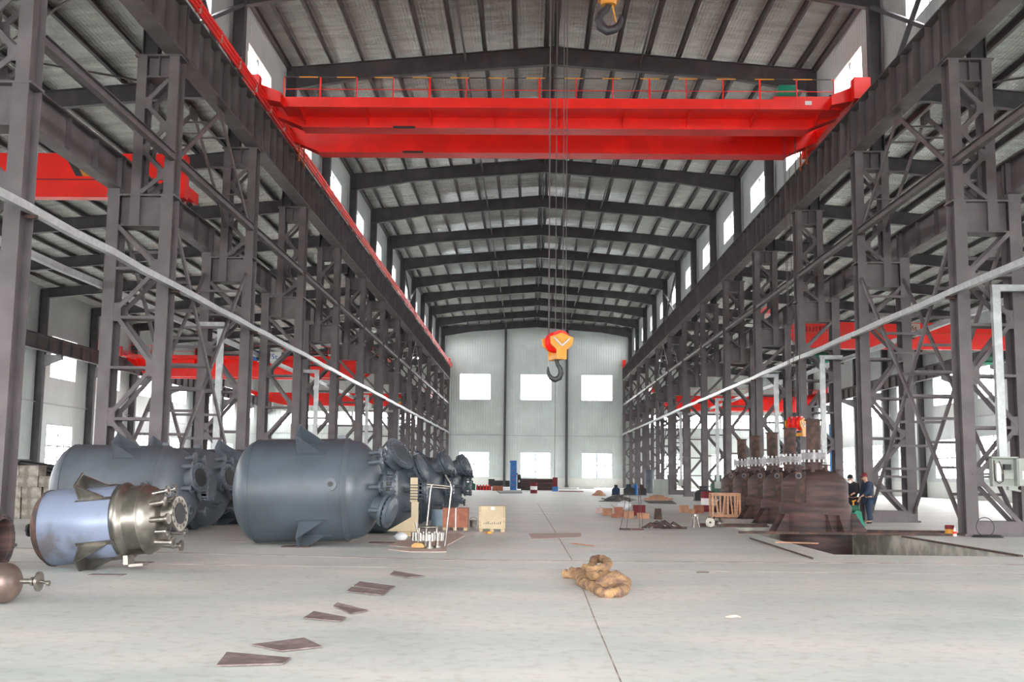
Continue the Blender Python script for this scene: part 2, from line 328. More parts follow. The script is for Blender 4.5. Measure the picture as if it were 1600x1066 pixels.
# side walls, clerestory walls, ceilings
ZT = lambda u: 16.0-.092*(abs(u)-15.75)       # top of aisle rafters
for s in (-1,1):
    xo = NX+s*(OUT[s]+.6); name = SIDE[s]
    wins=[]
    lo = (8.1,11.2) if s<0 else (7.5,10.5)
    for yb in BAYS:
        yc = yb+4.5
        wins.append((yc-2.25,yc+2.25,1.55,4.8)); wins.append((yc-2.25,yc+2.25,*lo))
    b = MB(); wall_panel(b,'X',xo,.22*s,Y0,Y1+.2,1.3,ZT(OUT[s]+.6)+.3,wins); struct(b.build('wall_'+name,'wally'))
    for wd in wins: window('X',xo+.1*s,-s,*wd,style='grid' if wd[2]<5 else 'plain')
    b = MB(); b.box(min(xo-.02*s,xo+.24*s),max(xo-.02*s,xo+.24*s),Y0,Y1+.2,0,1.3); struct(b.build('baseboard_'+name,'block'))
    b = MB(); b.box(min(xo-.14*s,xo-.02*s),max(xo-.14*s,xo-.02*s),Y0,Y1,6.2,6.28); struct(b.build('trim_%d'%(7 if s<0 else 8),'galv'))
    # clerestory wall
    xc = NX+s*12.32; wins=[(yb+2.5,yb+6.5,17.15,18.8) for yb in BAYS]
    b = MB(); wall_panel(b,'X',xc,.2*s,Y0,Y1+.2,16.3,20.45,wins); struct(b.build('wall_clerestory_'+name,'wally'))
    for wd in wins: window('X',xc+.1*s,-s,*wd,style='plain')
    # foil ceilings: nave slope and aisle slope
    b = MB(); xa,xb = NX, NX+s*12.3; za,zb = 21.45, 20.37; n=1
    b.add([(xa,Y0,za),(xb,Y0,zb),(xb,Y1,zb),(xa,Y1,za),(xa,Y0,za+.1),(xb,Y0,zb+.1),(xb,Y1,zb+.1),(xa,Y1,za+.1)],[(0,1,2,3),(7,6,5,4),(0,4,5,1),(1,5,6,2),(2,6,7,3),(3,7,4,0)])
    struct(b.build('ceiling_nave_'+name,'foil'))
    b = MB(); xa,xb = NX+s*12.3, NX+s*(OUT[s]+.8); za,zb = ZT(12.3)+.24, ZT(OUT[s]+.8)+.24
    b.add([(xa,Y0,za),(xb,Y0,zb),(xb,Y1,zb),(xa,Y1,za),(xa,Y0,za+.1),(xb,Y0,zb+.1),(xb,Y1,zb+.1),(xa,Y1,za+.1)],[(0,1,2,3),(7,6,5,4),(0,4,5,1),(1,5,6,2),(2,6,7,3),(3,7,4,0)])
    struct(b.build('ceiling_aisle_'+name,'foil'))
    b = MB(); b.hbeam((NX+s*12.1,Y0,20.12),(NX+s*12.1,Y1,20.12),(0,0,1),.22,.2,.02,.02)
    tag(b.build('eave_strut','purlin'),'long steel eave strut above the %s row of high windows'%name,'strut')
# end wall posts
for i,u in enumerate((-3.93,3.93)):
    r = thing('end_wall_post','slim grey steel post on the end wall, %s of the middle windows'%('left' if u<0 else 'right'),'post',(NX+u,Y1-.25,0))
    b = MB(); b.hbeam((0,0,0.03),(0,0,20.3),(0,1,0),.4,.3,.025,.02); b.build('shaft','steel_dark',r)
    b = MB(); b.box(-.3,.3,-.25,.22,0,.03); b.box(-.2,.2,-.22,-.2,.03,.3); b.build('base_plate','steel_dark',r)
# ================================================================== LATTICE COLUMNS
def lattice(s):
    r = thing('lattice_column','','column',kind='thing'); D=.6; w=.34
    def X(u): return s*(u-11.25)
    b = MB(); b.hbeam((X(11.22),0,.06),(X(11.22),0,9.35),(0,1,0),D,w,.03,.025); b.hbeam((X(11.2),0,9.35),(X(11.2),0,13.47),(0,1,0),D,.29,.03,.025); b.build('inner_leg','steel',r)
    b = MB(); b.hbeam((X(12.74),0,.06),(X(12.74),0,9.3),(0,1,0),D,w,.03,.025); b.build('outer_leg','steel',r)
    b = MB(); b.hbeam((X(12.13),0,8.45),(X(12.13),0,13.47),(0,1,0),D,.28,.03,.025); b.build('upper_leg','steel',r)
    b = MB(); b.box(min(X(11.0),X(12.95)),max(X(11.0),X(12.95)),-.31,.31,9.3,9.35); b.box(min(X(12.58),X(12.94)),max(X(12.58),X(12.94)),-.28,.28,9.35,9.52); b.box(min(X(11.38),X(12.57)),max(X(11.38),X(12.57)),-.12,-.09,8.45,9.3); b.box(min(X(11.38),X(12.57)),max(X(11.38),X(12.57)),.09,.12,8.45,9.3)
    b.box(min(X(11.38),X(12.57)),max(X(11.38),X(12.57)),-.3,.3,8.42,8.46); b.build('shoulder_bracket','steel',r)
    b = MB(); b.box(min(X(11.0),X(12.35)),max(X(11.0),X(12.35)),-.31,.31,13.45,13.5); b.box(min(X(11.34),X(12.0)),max(X(11.34),X(12.0)),-.1,-.07,12.85,13.45); b.box(min(X(11.34),X(12.0)),max(X(11.34),X(12.0)),.07,.1,12.85,13.45)
    b.box(min(X(11.34),X(12.0)),max(X(11.34),X(12.0)),-.28,.28,12.82,12.86); b.box(X(11.66)-.01,X(11.66)+.01,-.27,-.1,12.86,13.45); b.build('cap_bracket','steel',r)
    zz = [(12.57,8.4),(11.38,7.2),(12.57,5.95),(11.38,4.4),(12.57,3.0),(11.38,1.6),(12.57,.3)]
    uz = [(11.34,12.75),(12.0,12.05),(11.34,11.35),(12.0,10.65),(11.34,9.95),(12.0,9.4)]
    for y in (-.27,.27):
        for L_ in (zz,uz):
            b = MB()
            for (a,z0),(c,z1) in zip(L_,L_[1:]): b.bar((X(a),y,z0),(X(c),y,z1),.12,.05,(0,1,0))
            for a,z in L_[1:-1]:
                inner = a<11.5; g=.17 if L_ is uz else .26
                i0 = a-.06 if inner else a-.2; i1 = a+.2 if inner else a+.06
                b.box(min(X(i0),X(i1)),max(X(i0),X(i1)),y-.015,y+.015,z-g,z+g)
            if L_ is zz:
                for z in (7.2,5.8,4.38,2.95,1.6): b.bar((X(11.36),y,z),(X(12.59),y,z),.08,.05,(0,1,0))
            b.build('lacing','steel',r)
    b = MB(); b.box(min(X(10.98),X(13.0)),max(X(10.98),X(13.0)),-.36,.36,0,.06); b.box(min(X(11.3),X(12.65)),max(X(11.3),X(12.65)),-.29,-.25,.06,.4); b.box(min(X(11.3),X(12.65)),max(X(11.3),X(12.65)),.25,.29,.06,.4); b.build('base_plate','steel',r)
    return r
NCOL = 14
for s in (-1,1):
    proto = lattice(s)
    for k,Y in enumerate(YS):
        lab = 'grey steel lattice column, %s from the camera in the row %s of the nave'%(ORD[k],SIDE[s])
        loc = (NX+s*11.25,Y,0)
        if k==0: proto.location=loc; proto['label']=lab; proto['group']='lattice columns of the %s row'%SIDE[s]
        else: dup(proto,loc,label=lab)
# clerestory posts on top
for s in (-1,1):
    p=None
    for k,Y in enumerate(YS):
        lab='dark steel wall post beside the high windows, %s from the camera on the %s side'%(ORD[k],SIDE[s]); loc=(NX+s*11.98,Y,13.5)
        if p is None:
            p = thing('clerestory_post',lab,'post',loc,group='posts between the %s high windows'%SIDE[s])
            b=MB(); b.hbeam((0,0,.03),(0,0,6.5),(1,0,0),.45,.34,.025,.02); b.build('shaft','steel_dark',p)
            b=MB(); b.box(-.27,.27,-.25,.25,0,.03); b.build('foot_plate','steel_dark',p)
        else: dup(p,loc,label=lab)
# ================================================================== CRANE BEAMS
def crane_beam(L, depth, fw, nst, rail=True):
    r = thing('crane_runway_beam','','crane beam'); g=.02
    b = MB(); b.hbeam((0,g,depth/2),(0,L-g,depth/2),(0,0,1),depth,fw,.035,.02)
    for i in range(nst+1):
        y = .12+(L-.24)*i/nst
        for sx in (-1,1): b.box(min(sx*.01,sx*fw*.42),max(sx*.01,sx*fw*.42),y-.012,y+.012,.035,depth-.035)
    b.build('girder','steel',r)
    b = MB(); b.box(-.035,.035,g,L-g,depth,depth+.13); b.box(-.07,.07,g,L-g,depth,depth+.02); b.build('crane_rail','steel_dark',r)
    return r
lines = [(s,11.2,13.5,1.6,.54,8,'nave edge of the') for s in (-1,1)]+[(s,12.76,9.52,.98,.36,5,'aisle side of the') for s in (-1,1)]
for s,u,z,dep,fw,n,w in lines:
    p=None
    for k in range(13):
        loc=(NX+s*u,YS[k],z); lab='plated crane beam on the %s %s column row, %s bay from the camera'%(w,SIDE[s],ORD[k])
        if p is None: p=crane_beam(9.0,dep,fw,n); p.location=loc; p['label']=lab; p['group']='crane beams on the %s %s row'%(w,SIDE[s])
        else: dup(p,loc,label=lab)
RAILZ = 13.5+1.6+.13
for s in (-1,1):
    p=None; u=OUT[s]-1.0
    for k in range(13):
        loc=(NX+s*u,YS[k],9.52); lab='dark crane beam along the %s outer wall, %s bay from the camera'%(SIDE[s],ORD[k])
        if p is None: p=crane_beam(9.0,.98,.36,5); p.location=loc; p['label']=lab; p['group']='crane beams along the %s outer wall'%SIDE[s]
        else: dup(p,loc,label=lab)
    p=None
    for k,Y in enumerate(YS):
        zt = ZT(OUT[s])-.1; loc=(NX+s*(OUT[s]+.27),Y,0); lab='dark steel column against the %s outer wall, %s from the camera'%(SIDE[s],ORD[k])
        if p is None:
            p=thing('wall_column',lab,'column',loc,group='columns against the %s outer wall'%SIDE[s],kind='thing')
            b=MB(); b.hbeam((0,0,.04),(0,0,zt),(1,0,0),.54,.36,.025,.02); b.build('shaft','steel_dark',p)
            b=MB(); b.prism([(-s*.27,9.52),(-s*1.5,9.52),(-s*1.5,9.2),(-s*.27,8.7)],-.12,.12); b.build('crane_bracket','steel_dark',p)
            b=MB(); b.box(-.33,.33,-.28,.28,0,.04); b.build('base_plate','steel_dark',p)
        else: dup(p,loc,label=lab)
# red conductor rails on the left nave crane beam
cr = thing('conductor_rail','bundle of red conductor rails along the top of the left nave crane beam','conductor rail',(NX-10.84,21.4,15.12))
for i in range(3):
    b=MB(); b.cyl((.0+.03*i,0,.04+.13*i),(.0+.03*i,117,.04+.13*i),.058,8); b.build('rail_bar','red',cr)
b=MB(); b.cyl((-.03,0,.48),(-.03,117,.48),.025,6); b.build('earth_bar','green',cr)
b=MB()
for i in range(52): b.box(-.1,.1,.5+i*2.25-.015,.5+i*2.25+.015,-.02,.4)
b.build('clamps','pinkboard',cr)
for s in (-1,1):
    b=MB(); b.box(-.2,.2,-.25,.25,0,1.1); b.box(-.12,.12,-.45,-.25,.5,.75)
    o=b.build('end_stop','red',loc=(NX+s*11.2,138.3,15.1)); tag(o,'small red end stop on the far end of the %s nave crane beam'%SIDE[s],'end stop')
# ================================================================== RAFTERS
def tapered(pts_top, pts_bot, w=.28, t=.03):
    """rafter web polygon in XZ plus flanges"""
    b = MB(); poly = pts_top+pts_bot[::-1]; n=len(pts_top)
    b.prism(poly,-.012,.012)
    for L_ in (pts_top,pts_bot):
        for p,q in zip(L_,L_[1:]): b.bar((p[0],0,p[1]),(q[0],0,q[1]),w,t)
    return b
p=None
for k,Y in enumerate(YS):
    lab='dark solid roof rafter spanning the nave, %s from the camera'%ORD[k]; loc=(NX,Y,20)
    if k==13: loc=(NX,Y-.12,20)
    if p is None:
        p=thing('roof_rafter',lab,'rafter',loc,group='rafters across the nave',kind='thing')
        T=[(-12.2,.13),(0,1.2),(12.2,.13)]; B=[(-12.2,-.85),(-11.7,-.85),(-8.2,-.26),(0,.36),(8.2,-.26),(11.7,-.85),(12.2,-.85)]
        tapered(T,B).build('web','steel_dark',p)
        for u in (-9,-4.4,4.4,9):
            b=MB(); zb=.36-abs(u)*.075; b.bar((u,0,zb),(u+.02,.9,zb+1.0),.05,.05); b.build('fly_brace','purlin',p)
    else: dup(p,loc,label=lab)
for s in (-1,1):
    p=None; uo=OUT[s]
    for k,Y in enumerate(YS):
        lab='dark roof rafter of the %s aisle, %s from the camera'%(SIDE[s],ORD[k]); loc=(NX,Y if k<13 else Y-.12,0)
        if p is None:
            p=thing('roof_rafter',lab,'rafter',loc,group='rafters across the %s aisle'%SIDE[s],kind='thing')
            us=[12.22,14,18,24,30,uo-1.6,uo+.5]
            T=[(s*u,ZT(u)) for u in us]; B=[(s*u,ZT(u)-(.85 if u<13 else .66)) for u in us]
            if s<0: T=T[::-1]; B=B[::-1]
            tapered(T,B,.26).build('web','steel_dark',p)
            for u in (17,22.5,28):
                b=MB(); b.bar((s*u,0,ZT(u)-.64),(s*u,.8,ZT(u)+.05),.05,.05); b.build('fly_brace','purlin',p)
        else: dup(p,loc,label=lab)
# purlins
def purlin(L,side):
    b=MB(); b.box(-.012,.012,0,L,0,.22); b.box(-.012,.11,0,L,-.0,.014); b.box(-.09,.012,0,L,.206,.22); b.box(.098,.11,0,L,.0,.04); return b
L_=Y1-Y0-.3
us=[.22,1.64,3.06,4.48,5.9,7.32,8.74,10.16,11.4]
mesh0=purlin(L_,1).build('roof_purlin','purlin'); first=True
def place_purlin(x,z,lab,grp):
    global first
    o = mesh0 if first else mesh0.copy()
    if not first: COL.objects.link(o)
    first=False; o.location=(x,Y0+.15,z); tag(o,lab,'purlin',grp)
for s in (-1,1):
    for i,u in enumerate(us):
        place_purlin(NX+s*u,21.225-u*.0885,'long roof purlin on the %s nave slope, %s down from the ridge'%(SIDE[s],ORD[i]),'purlins of the %s nave slope'%SIDE[s])
    n=0; u=13.3
    while u<OUT[s]+.4:
        place_purlin(NX+s*u,ZT(u)+.015,'long roof purlin of the %s aisle, %s out from the nave'%(SIDE[s],ORD[n]),'purlins of the %s aisle roof'%SIDE[s]); n+=1; u+=1.48
for i,(u,w) in enumerate(((-3.9,'left'),(0,None),(4.1,'right'))):
    b=MB(); z=20.35 if u else 20.95
    b.cyl((NX+u,Y0,z),(NX+u,Y1-.1,z),.055,8)
    tag(b.build('tie_pipe','purlin'),('long steel tie pipe under the %s half of the nave roof'%w) if w else 'long steel tie pipe under the nave roof ridge','tie pipe')
# longitudinal struts and bracing
for s in (-1,1):
    p=None
    for k in range(13):
        loc=(NX+s*11.1,YS[k]+.3,10.45); lab='slim steel strut between the %s-row columns, %s bay from the camera'%(SIDE[s],ORD[k])
        if p is None:
            b=MB(); b.box(-.012,.012,0,8.4,-.11,.11); b.box(-.09,.09,0,8.4,.1,.12); b.box(-.09,.09,0,8.4,-.12,-.1)
            p=b.build('column_strut','steel',loc=loc); tag(p,lab,'strut','struts between the %s row of columns'%SIDE[s])
        else:
            o=p.copy(); COL.objects.link(o); o.location=loc; o['label']=lab
    for k,w in ((1,'nearest braced bay'),(8,'far braced bay')):
        r=thing('cross_brace','tall crossed steel bracing with rungs, %s, %s column row'%(w,SIDE[s]),'bracing',(NX+s*11.22,YS[k],0))
        rz=[]
        for n_,(y0,z0,y1,z1) in enumerate(((.32,.35,8.68,8.7),(8.68,.35,.32,8.7))):
            for uu in (0,1.5):
                off=.05 if n_ else -.05
                b=MB(); b.bar((s*uu+off,y0,z0),(s*uu+off,y1,z1),.07,.14,(1,0,0)) if False else b.bar((s*uu+off,y0,z0),(s*uu+off,y1,z1),.14,.07,(1,0,0)); b.build('diagonal','steel',r)
            for j in range(1,11):
                t=j/11; y=y0+(y1-y0)*t; z=z0+(z1-z0)*t; b=MB(); b.bar((0,y,z),(s*1.5,y,z),.08,.08); b.build('rung','steel',r)
        r=thing('knee_brace','inverted V braces under the nave crane beam, %s, %s row'%(w,SIDE[s]),'bracing',(NX+s*11.22,YS[k],0))
        for uu in (0,.9):
            for y0,y1 in ((.3,4.45),(8.7,4.55)):
                b=MB(); b.bar((s*uu,y0,10.5),(s*uu,y1,13.35),.16,.05,(1,0,0)); b.build('brace','steel',r)
            b=MB(); b.box(s*uu-.02,s*uu+.02,4.1,4.9,13.1,13.5); b.build('gusset','steel',r)
        for j in (.3,.55,.8):
            for y0 in (.3,8.7):
                y=y0+(4.5-y0)*j; z=10.5+2.85*j; b=MB(); b.bar((0,y,z),(s*.9,y,z),.05,.05); b.build('rung','steel',r)
        # light crossed rods in aisle roof
        uo=OUT[s]
        for a,c,ww in ((14,24,'inner'),(24,uo,'outer')):
            b=MB(); y0=YS[k]+.2; y1=YS[k]+8.8
            b.cyl((NX+s*a,y0,ZT(a)-.3),(NX+s*c,y1,ZT(c)-.3),.04,6); b.cyl((NX+s*a,y1,ZT(a)-.35),(NX+s*c,y0,ZT(c)-.35),.04,6)
            tag(b.build('roof_cross_rods','purlin'),'crossed pipes under the %s half of the %s aisle roof, %s'%(ww,SIDE[s],w),'bracing')
    # nave roof diagonal tube in near bay
    b=MB(); b.bar((NX+s*11.8,31.0,19.0),(NX+s*11.8,39.0,14.4),.14,.14); b.bar((NX+s*11.8,39.0,19.0),(NX+s*11.8,31.0,14.4),.14,.14)
    tag(b.build('clerestory_brace','steel_dark'),'crossed steel brace in front of the first %s high window'%SIDE[s],'bracing')
    b=MB(); b.bar((NX+s*11.8,93.5,19.0),(NX+s*11.8,102.3,15.4),.14,.14); b.bar((NX+s*11.8,102.3,19.0),(NX+s*11.8,93.5,15.4),.14,.14)
    tag(b.build('clerestory_brace','steel_dark'),'crossed steel brace in front of a far %s high window'%SIDE[s],'bracing')
# ================================================================== CABLE TRAYS
for s in (-1,1):
    for u,w in ((10.93,'nave side'),(13.02,'aisle side')):
        r=thing('cable_tray','long galvanised cable tray on the %s of the %s column row'%(w,SIDE[s]),'cable tray',(NX+s*u,21.0,6.72))
        b=MB(); rnd=random.Random(int(u*10)+s); prev=None
        for i in range(-4,53):
            y=i*2.25; pnt=(rnd.uniform(-.015,.015),y,rnd.uniform(-.02,.02) - (.12 if i==52 else 0))
            if prev: b.bar(prev,pnt,.15,.17)
            prev=pnt
        b.build('trunking','galv',r)
        for k in range(14):
            b=MB(); b.box(min(-s*.1*(1 if u<12 else -1),s*.16*(1 if u<12 else -1)),max(-s*.1*(1 if u<12 else -1),s*.16*(1 if u<12 else -1)),.4+9*k-.03,.4+9*k+.03,-.16,-.09); b.build('support_arm','rust2',r)
drops={-1:[39.4,57.4,75.4,93.4],1:[30.0,48.4,57.4,75.4,93.4]}
for s in (-1,1):
    for i,Y in enumerate(drops[s]):
        inner = (s==1 and i==2)
        y=Y-.45 if Y>31 else Y
        r=thing('cable_drop','vertical galvanised trunking dropping from the tray, %s from the camera on the %s row'%(ORD[i],SIDE[s]),'trunking',(NX+s*12.05,y,0),group='trunking drops of the %s row'%SIDE[s])
        bot = 2.13 if (s==1 and i==0) else 1.2
        b=MB(); b.box(-.11,.11,-.08,.08,bot,6.72); b.build('riser','galv',r)
        b=MB(); xa,xb = (-.11,.89) if not inner else (-1.0,.11)
        if s<0: xa,xb=-xb,-xa
        b.box(xa,xb,-.08,.08,6.72,6.9); b.build('cross_arm','galv',r)
        if not(s==1 and i==0):
            r2=thing('cable_box','grey wall box at the foot of the %s trunking drop on the %s row'%(ORD[i],SIDE[s]),'switch box',(NX+s*12.05,y,0.75))
            b=MB(); b.box(-.22,.22,-.1,.1,0,.45); b.build('body','cabinet',r2); b=MB(); b.box(-.2,.2,-.115,-.1,.03,.42); b.build('door','cabinet',r2)
            b=MB(); b.box(-.6,.6,.1,.16,.1,.16) ; b.build('mounting_rail','steel',r2)
# open electrical box
r=thing('electrical_box','open grey electrical box with exposed switches on the nearest right column','electrical box',(NX+12.05,30.0,1.35))
b=MB(); b.box(-.34,.34,.06,.08,0,.78); b.box(-.34,-.32,-.14,.06,0,.78); b.box(.32,.34,-.14,.06,0,.78); b.box(-.34,.34,-.14,.06,0,.02); b.box(-.34,.34,-.14,.06,.76,.78); b.build('case','cabinet',r)
b=MB(); b.box(-.37,.37,-.16,.1,.78,.8); b.build('rain_cover','cabinet',r)
b=MB(); b.box(.345,.365,-.14,-.12,0,.76); b.box(.36,.74,-.16,-.14,.02,.76); b.build('door','cabinet',r)
b=MB(); b.box(.45,.6,-.165,-.16,.2,.42); b.build('paper_notice','white',r)
b=MB(); b.box(-.2,-.08,-.06,.06,.15,.62); b.build('breaker','white',r)
b=MB(); b.box(.0,.26,-.06,.06,.2,.34); b.build('breaker','cabinet',r)
b=MB(); b.box(.02,.2,-.07,.06,.45,.6); b.build('contactor','black',r)
b=MB(); b.tube([(-.25,-.05,.7),(-.27,-.08,.4),(-.25,-.08,.15),(-.15,-.08,.08),(-.04,-.08,.14),(-.03,-.08,.4),(-.12,-.06,.68)],.014,6); b.build('cable','rust2',r)
b=MB(); b.box(-.8,.8,.08,.14,.3,.36); b.build('mounting_rail','steel',r)
b=MB(); b.box(.1,.35,-.08,.08,-.1,0); b.cyl((.2,0,-.08),(.45,0,-.12),.03,8); b.build('cable_gland','cabinet',r)
r=thing('paint_can','battered red and yellow paint can at the foot of the nearest right column','can',(*fl(1484,836)[:2],0))
b=MB(); b.lathe([[(0,0),(0,.12)],[(0,.12),(.27,.12)],[(.27,.12),(.27,.105)],[(.27,.105),(.2,.1)]],'Z',20); b.build('body','yellow',r)
b=MB(); b.lathe([[(.16,.123),(.27,.123)]],'Z',20); b.build('label_band','maroon',r)
r=thing('bottle','small red and white bottle beside the paint can','bottle',(*fl(1492,838)[:2],0))
b=MB(); b.lathe([[(0,0),(0,.05)],[(0,.05),(.13,.05),(.18,.02),(.22,.02)],[(.22,.02),(.22,0)]],'Z',14); b.build('body','white',r); b=MB(); b.lathe([[(.06,.052),(.13,.052)]],'Z',14); b.build('label_band','red',r)
b=MB()
for j in range(3): b.tube([(math.cos(a/20*2*PI)*(.42-.03*j),math.sin(a/20*2*PI)*(.2-.02*j),.015+.02*j) for a in range(20)],.011,5,True)
b.tube([(math.cos(a/20*2*PI)*.24,.12+.02*math.sin(a/20*2*PI),.27+.25*math.sin(a/20*2*PI)) for a in range(20)],.011,5,True)
o=b.build('cable_coil','black',loc=(*fl(1543,840)[:2],0)); tag(o,'loop of thin black cable on the floor below the open electrical box','cable')
# ================================================================== NAVE CRANE
def nave_crane(detail=True):
    r=thing('overhead_crane','','overhead crane',(NX,42.2,RAILZ))
    # coordinates relative to rail top
    def girder(y0,y1):
        b=MB(); b.prism([(-11.0,.12),(-9.7,-.42),(9.7,-.42),(11.0,.12),(11.0,.62),(-11.0,.62)],y0,y1)
        b.prism([(-9.75,-.45),(9.75,-.45),(9.75,-.42),(-9.75,-.42)],y0-.08,y1+.08)
        return b.build('girder','red',r)
    g1=girder(-1.5,-.85); g2=girder(1.75,2.4)
    for g,y in ((g1,-1.6),(g2,1.65)):
        b=MB(); b.box(-6.2,-5.35,y-.03,y+.05,-.475,-.4); b.build('name_plate','black',g)
    b=MB(); b.box(-10.3,10.6,-2.75,-1.5,-.02,.03); b.box(-10.3,10.6,-2.78,-2.74,-.05,.33); b.build('walkway','red',r)
    for i in range(9):
        x=-9.6+i*2.45
        b=MB(); b.prism([(-2.74,0),(-1.5,0),(-1.5,-.35)],x-.012,x+.012,'YZ'); b.build('walkway_bracket','red',r)
    b=MB()
    for i in range(16):
        x=-10.2+i*1.375; b.box(x-.02,x+.02,-2.8,-2.76,.0,1.12)
        if i%3==1: b.box(x-.035,x+.035,-2.79,-2.77,0,1.12)
    b.box(-10.2,10.4,-2.79,-2.77,.62,.645); b.build('railing','red',r)
    b=MB(); b.box(-10.2,10.4,-2.8,-2.76,1.09,1.12); b.build('top_rail','hazard_rail',r)
    for s in (-1,1):
        b=MB(); b.box(s*11.2-.24,s*11.2+.24,-3.6,3.9,.18,.7); b.box(s*11.2-.3,s*11.2+.3,-3.75,-3.35,.05,.85); b.box(s*11.2-.3,s*11.2+.3,3.6,4.0,.05,.85)
        b.prism([(s*10.98,.1),(s*10.98,.65),(s*10.2,.33),(s*10.2,-.05)],-3.3,-2.6) if True else 0
        ec=b.build('end_carriage','red',r)
        for y in (-3.1,3.3):
            b=MB(); b.cyl((s*11.2-.06,y,.25),(s*11.2+.06,y,.25),.25,20); b.build('wheel','hook',ec)
            b=MB(); b.cyl((s*11.2-.13,y,.78),(s*11.2+.13,y,.78),.16,14); b.build('buffer','orange',ec)
        b=MB()
        for y in (2.0,3.0): b.box(s*10.6-.03,s*10.6+.03,y-.03,y+.03,-.75,.2)
        b.box(s*10.6-.03,s*10.6+.03,2.0,3.0,-.6,-.55); b.build('collector_frame','orange',r)
    b=MB(); b.box(8.3,10.9,-2.3,-1.55,.1,.62); b.build('drive_box','red',r)
    b=MB(); b.box(8.3,10.7,-.85,1.75,.6,.78); b.build('trolley','red',r)
    b=MB(); b.lathe([[(8.55,0),(8.55,.22)],[(8.55,.22),(8.6,.3),(9.2,.3),(9.25,.22)],[(9.25,.22),(9.25,0)]],'X',16); 
    o=b.build('drive_motor','green',r); o.location=(0,-1.9,.9)
    b=MB(); b.box(10.5,10.6,-2.0,-1.8,.62,.8); b.build('lamp','black',r)
    b=MB(); b.box(9.35,9.6,-2.8,-2.79,.12,.27); b.build('small_plate','white',r)
    return r
c1=nave_crane(); c1['label']='large red overhead crane spanning the nave near the camera'; c1['group']='nave cranes'
c2=dup(c1,(NX,25.2,RAILZ),label='second red overhead crane above the top of the picture, carrying the hanging hooks')
b=MB(); b.box(-1.6,2.2,-1.6,2.4,.62,1.4); b.build('trolley','red',c2)
# hook block (auxiliary)
def hook_mesh(sc=1.0):
    b=MB(); pts=[(0,.36),(0,.22),(.03,.12),(.09,.03),(.11,-.08),(.07,-.19),(-.03,-.24),(-.13,-.2),(-.19,-.11),(-.205,.0),(-.2,.07)]
    rs=[.045,.045,.05,.06,.068,.072,.07,.06,.045,.03,.012]
    b.tube([(x*sc,0,z*sc) for x,z in pts],[q*sc for q in rs],12); return b
def block(name,label,loc,sc,ropes_top,hang=True,rz=.35):
    r=thing(name,label,'hook',loc)
    R=Matrix.Rotation(rz,4,'Z')
    for yy in (-.17,0,.17):
        b=MB(); b.M=R; b.lathe([[(yy*sc-.05*sc,0),(yy*sc-.05*sc,.25*sc)],[(yy*sc-.05*sc,.25*sc),(yy*sc-.02*sc,.21*sc),(yy*sc+.02*sc,.21*sc),(yy*sc+.05*sc,.25*sc)],[(yy*sc+.05*sc,.25*sc),(yy*sc+.05*sc,0)]],'Y',28)
        b.build('sheave','red',r)
    for yy in (-.27,.27):
        b=MB(); b.M=R; k=sc
        b.prism([(x*k,z*k) for x,z in ((-.3,.08),(-.14,.13),(0,.19),(.14,.13),(.3,.08),(.27,-.1),(.13,-.22),(.12,-.45),(-.12,-.45),(-.13,-.22),(-.27,-.1))],yy*k-.02*k,yy*k+.02*k)
        sp=b.build('side_plate','yellow',r)
        b=MB(); b.M=R; e=-1 if yy<0 else 1
        for sx in (-1,1): b.bar((0,(yy+e*.03)*k,-.13*k),(sx*.2*k,(yy+e*.03)*k,.06*k),.02*k,.035*k)
        b.build('guard_strap','galv',sp)
        b=MB(); b.M=R; b.cyl((0,(yy-.04)*k,0),(0,(yy+.04)*k,0),.05*k,12); b.build('axle_boss','yellow',sp)
    b=MB(); b.M=R; b.box(-.12*sc,.12*sc,-.25*sc,.25*sc,-.44*sc,-.34*sc); b.cyl((0,-.3*sc,-.38*sc),(0,.3*sc,-.38*sc),.06*sc,12); b.build('crosshead','yellow',r)
    h=hook_mesh(sc); h.M; o=h.build('hook','hook',r); o.location=(-.02*sc,0,-.68*sc)
    H=ropes_top-loc[2]
    for i,(x,y) in enumerate(((-.22,-.15),(-.2,.15),(-.05,0),(.12,-.15),(.2,.12))):
        b=MB(); b.cyl((x*sc,y*sc,0.05),(x*sc+(x*.05),y*sc,H),.011,6); b.build('wire_rope','rope',r)
    return r
blk=aty(871,534,26)
r=block('hook_block','yellow hook block with red sheaves hanging from wire ropes in mid nave',tuple(blk),1.0,RAILZ+.65)
b=MB(); b.cyl((-.04,0,-.9),(-.05,0,1.45-blk.z),.008,5); b.build('trailing_line','rope',r)
q_=aty(1244,662,42.6)
block('hook_block','yellow and red hook block hanging low beside the rusted vessel pipes',tuple(q_),1.12,RAILZ+.62,rz=.9)
bh=aty(951,28,26)
r=thing('crane_hook','big dark crane hook hanging at the top edge above the red crane','hook',tuple(bh)); r.scale=(1.15,1,1.1)
o=MB(); pts=[(0,.55),(0,.3),(-.05,.2),(-.17,.08),(-.21,-.06),(-.16,-.22),(-.02,-.31),(.13,-.27),(.24,-.15),(.27,.0),(.25,.08)]
o.tube([(x,0,z) for x,z in pts],[.07,.07,.08,.095,.11,.115,.11,.1,.075,.05,.02],14).build('hook','hook',r)
b=MB(); b.cyl((0,0,.3),(0,0,.42),.17,16); b.build('collar','yellow',r)
b=MB(); b.box(-.22,.22,-.2,.2,.42,1.0); b.build('hook_housing','yellow',r)
b=MB(); b.tube([(.08,0,.3),(.12,0,.1),(.16,0,-.1)],.02,6); b.build('safety_latch','yellow',r)
for x in (-.12,.12):
    b=MB(); b.cyl((x,0,1.0),(x,0,(RAILZ+.65-bh.z)/1.1),.012,6); b.build('wire_rope','rope',r)
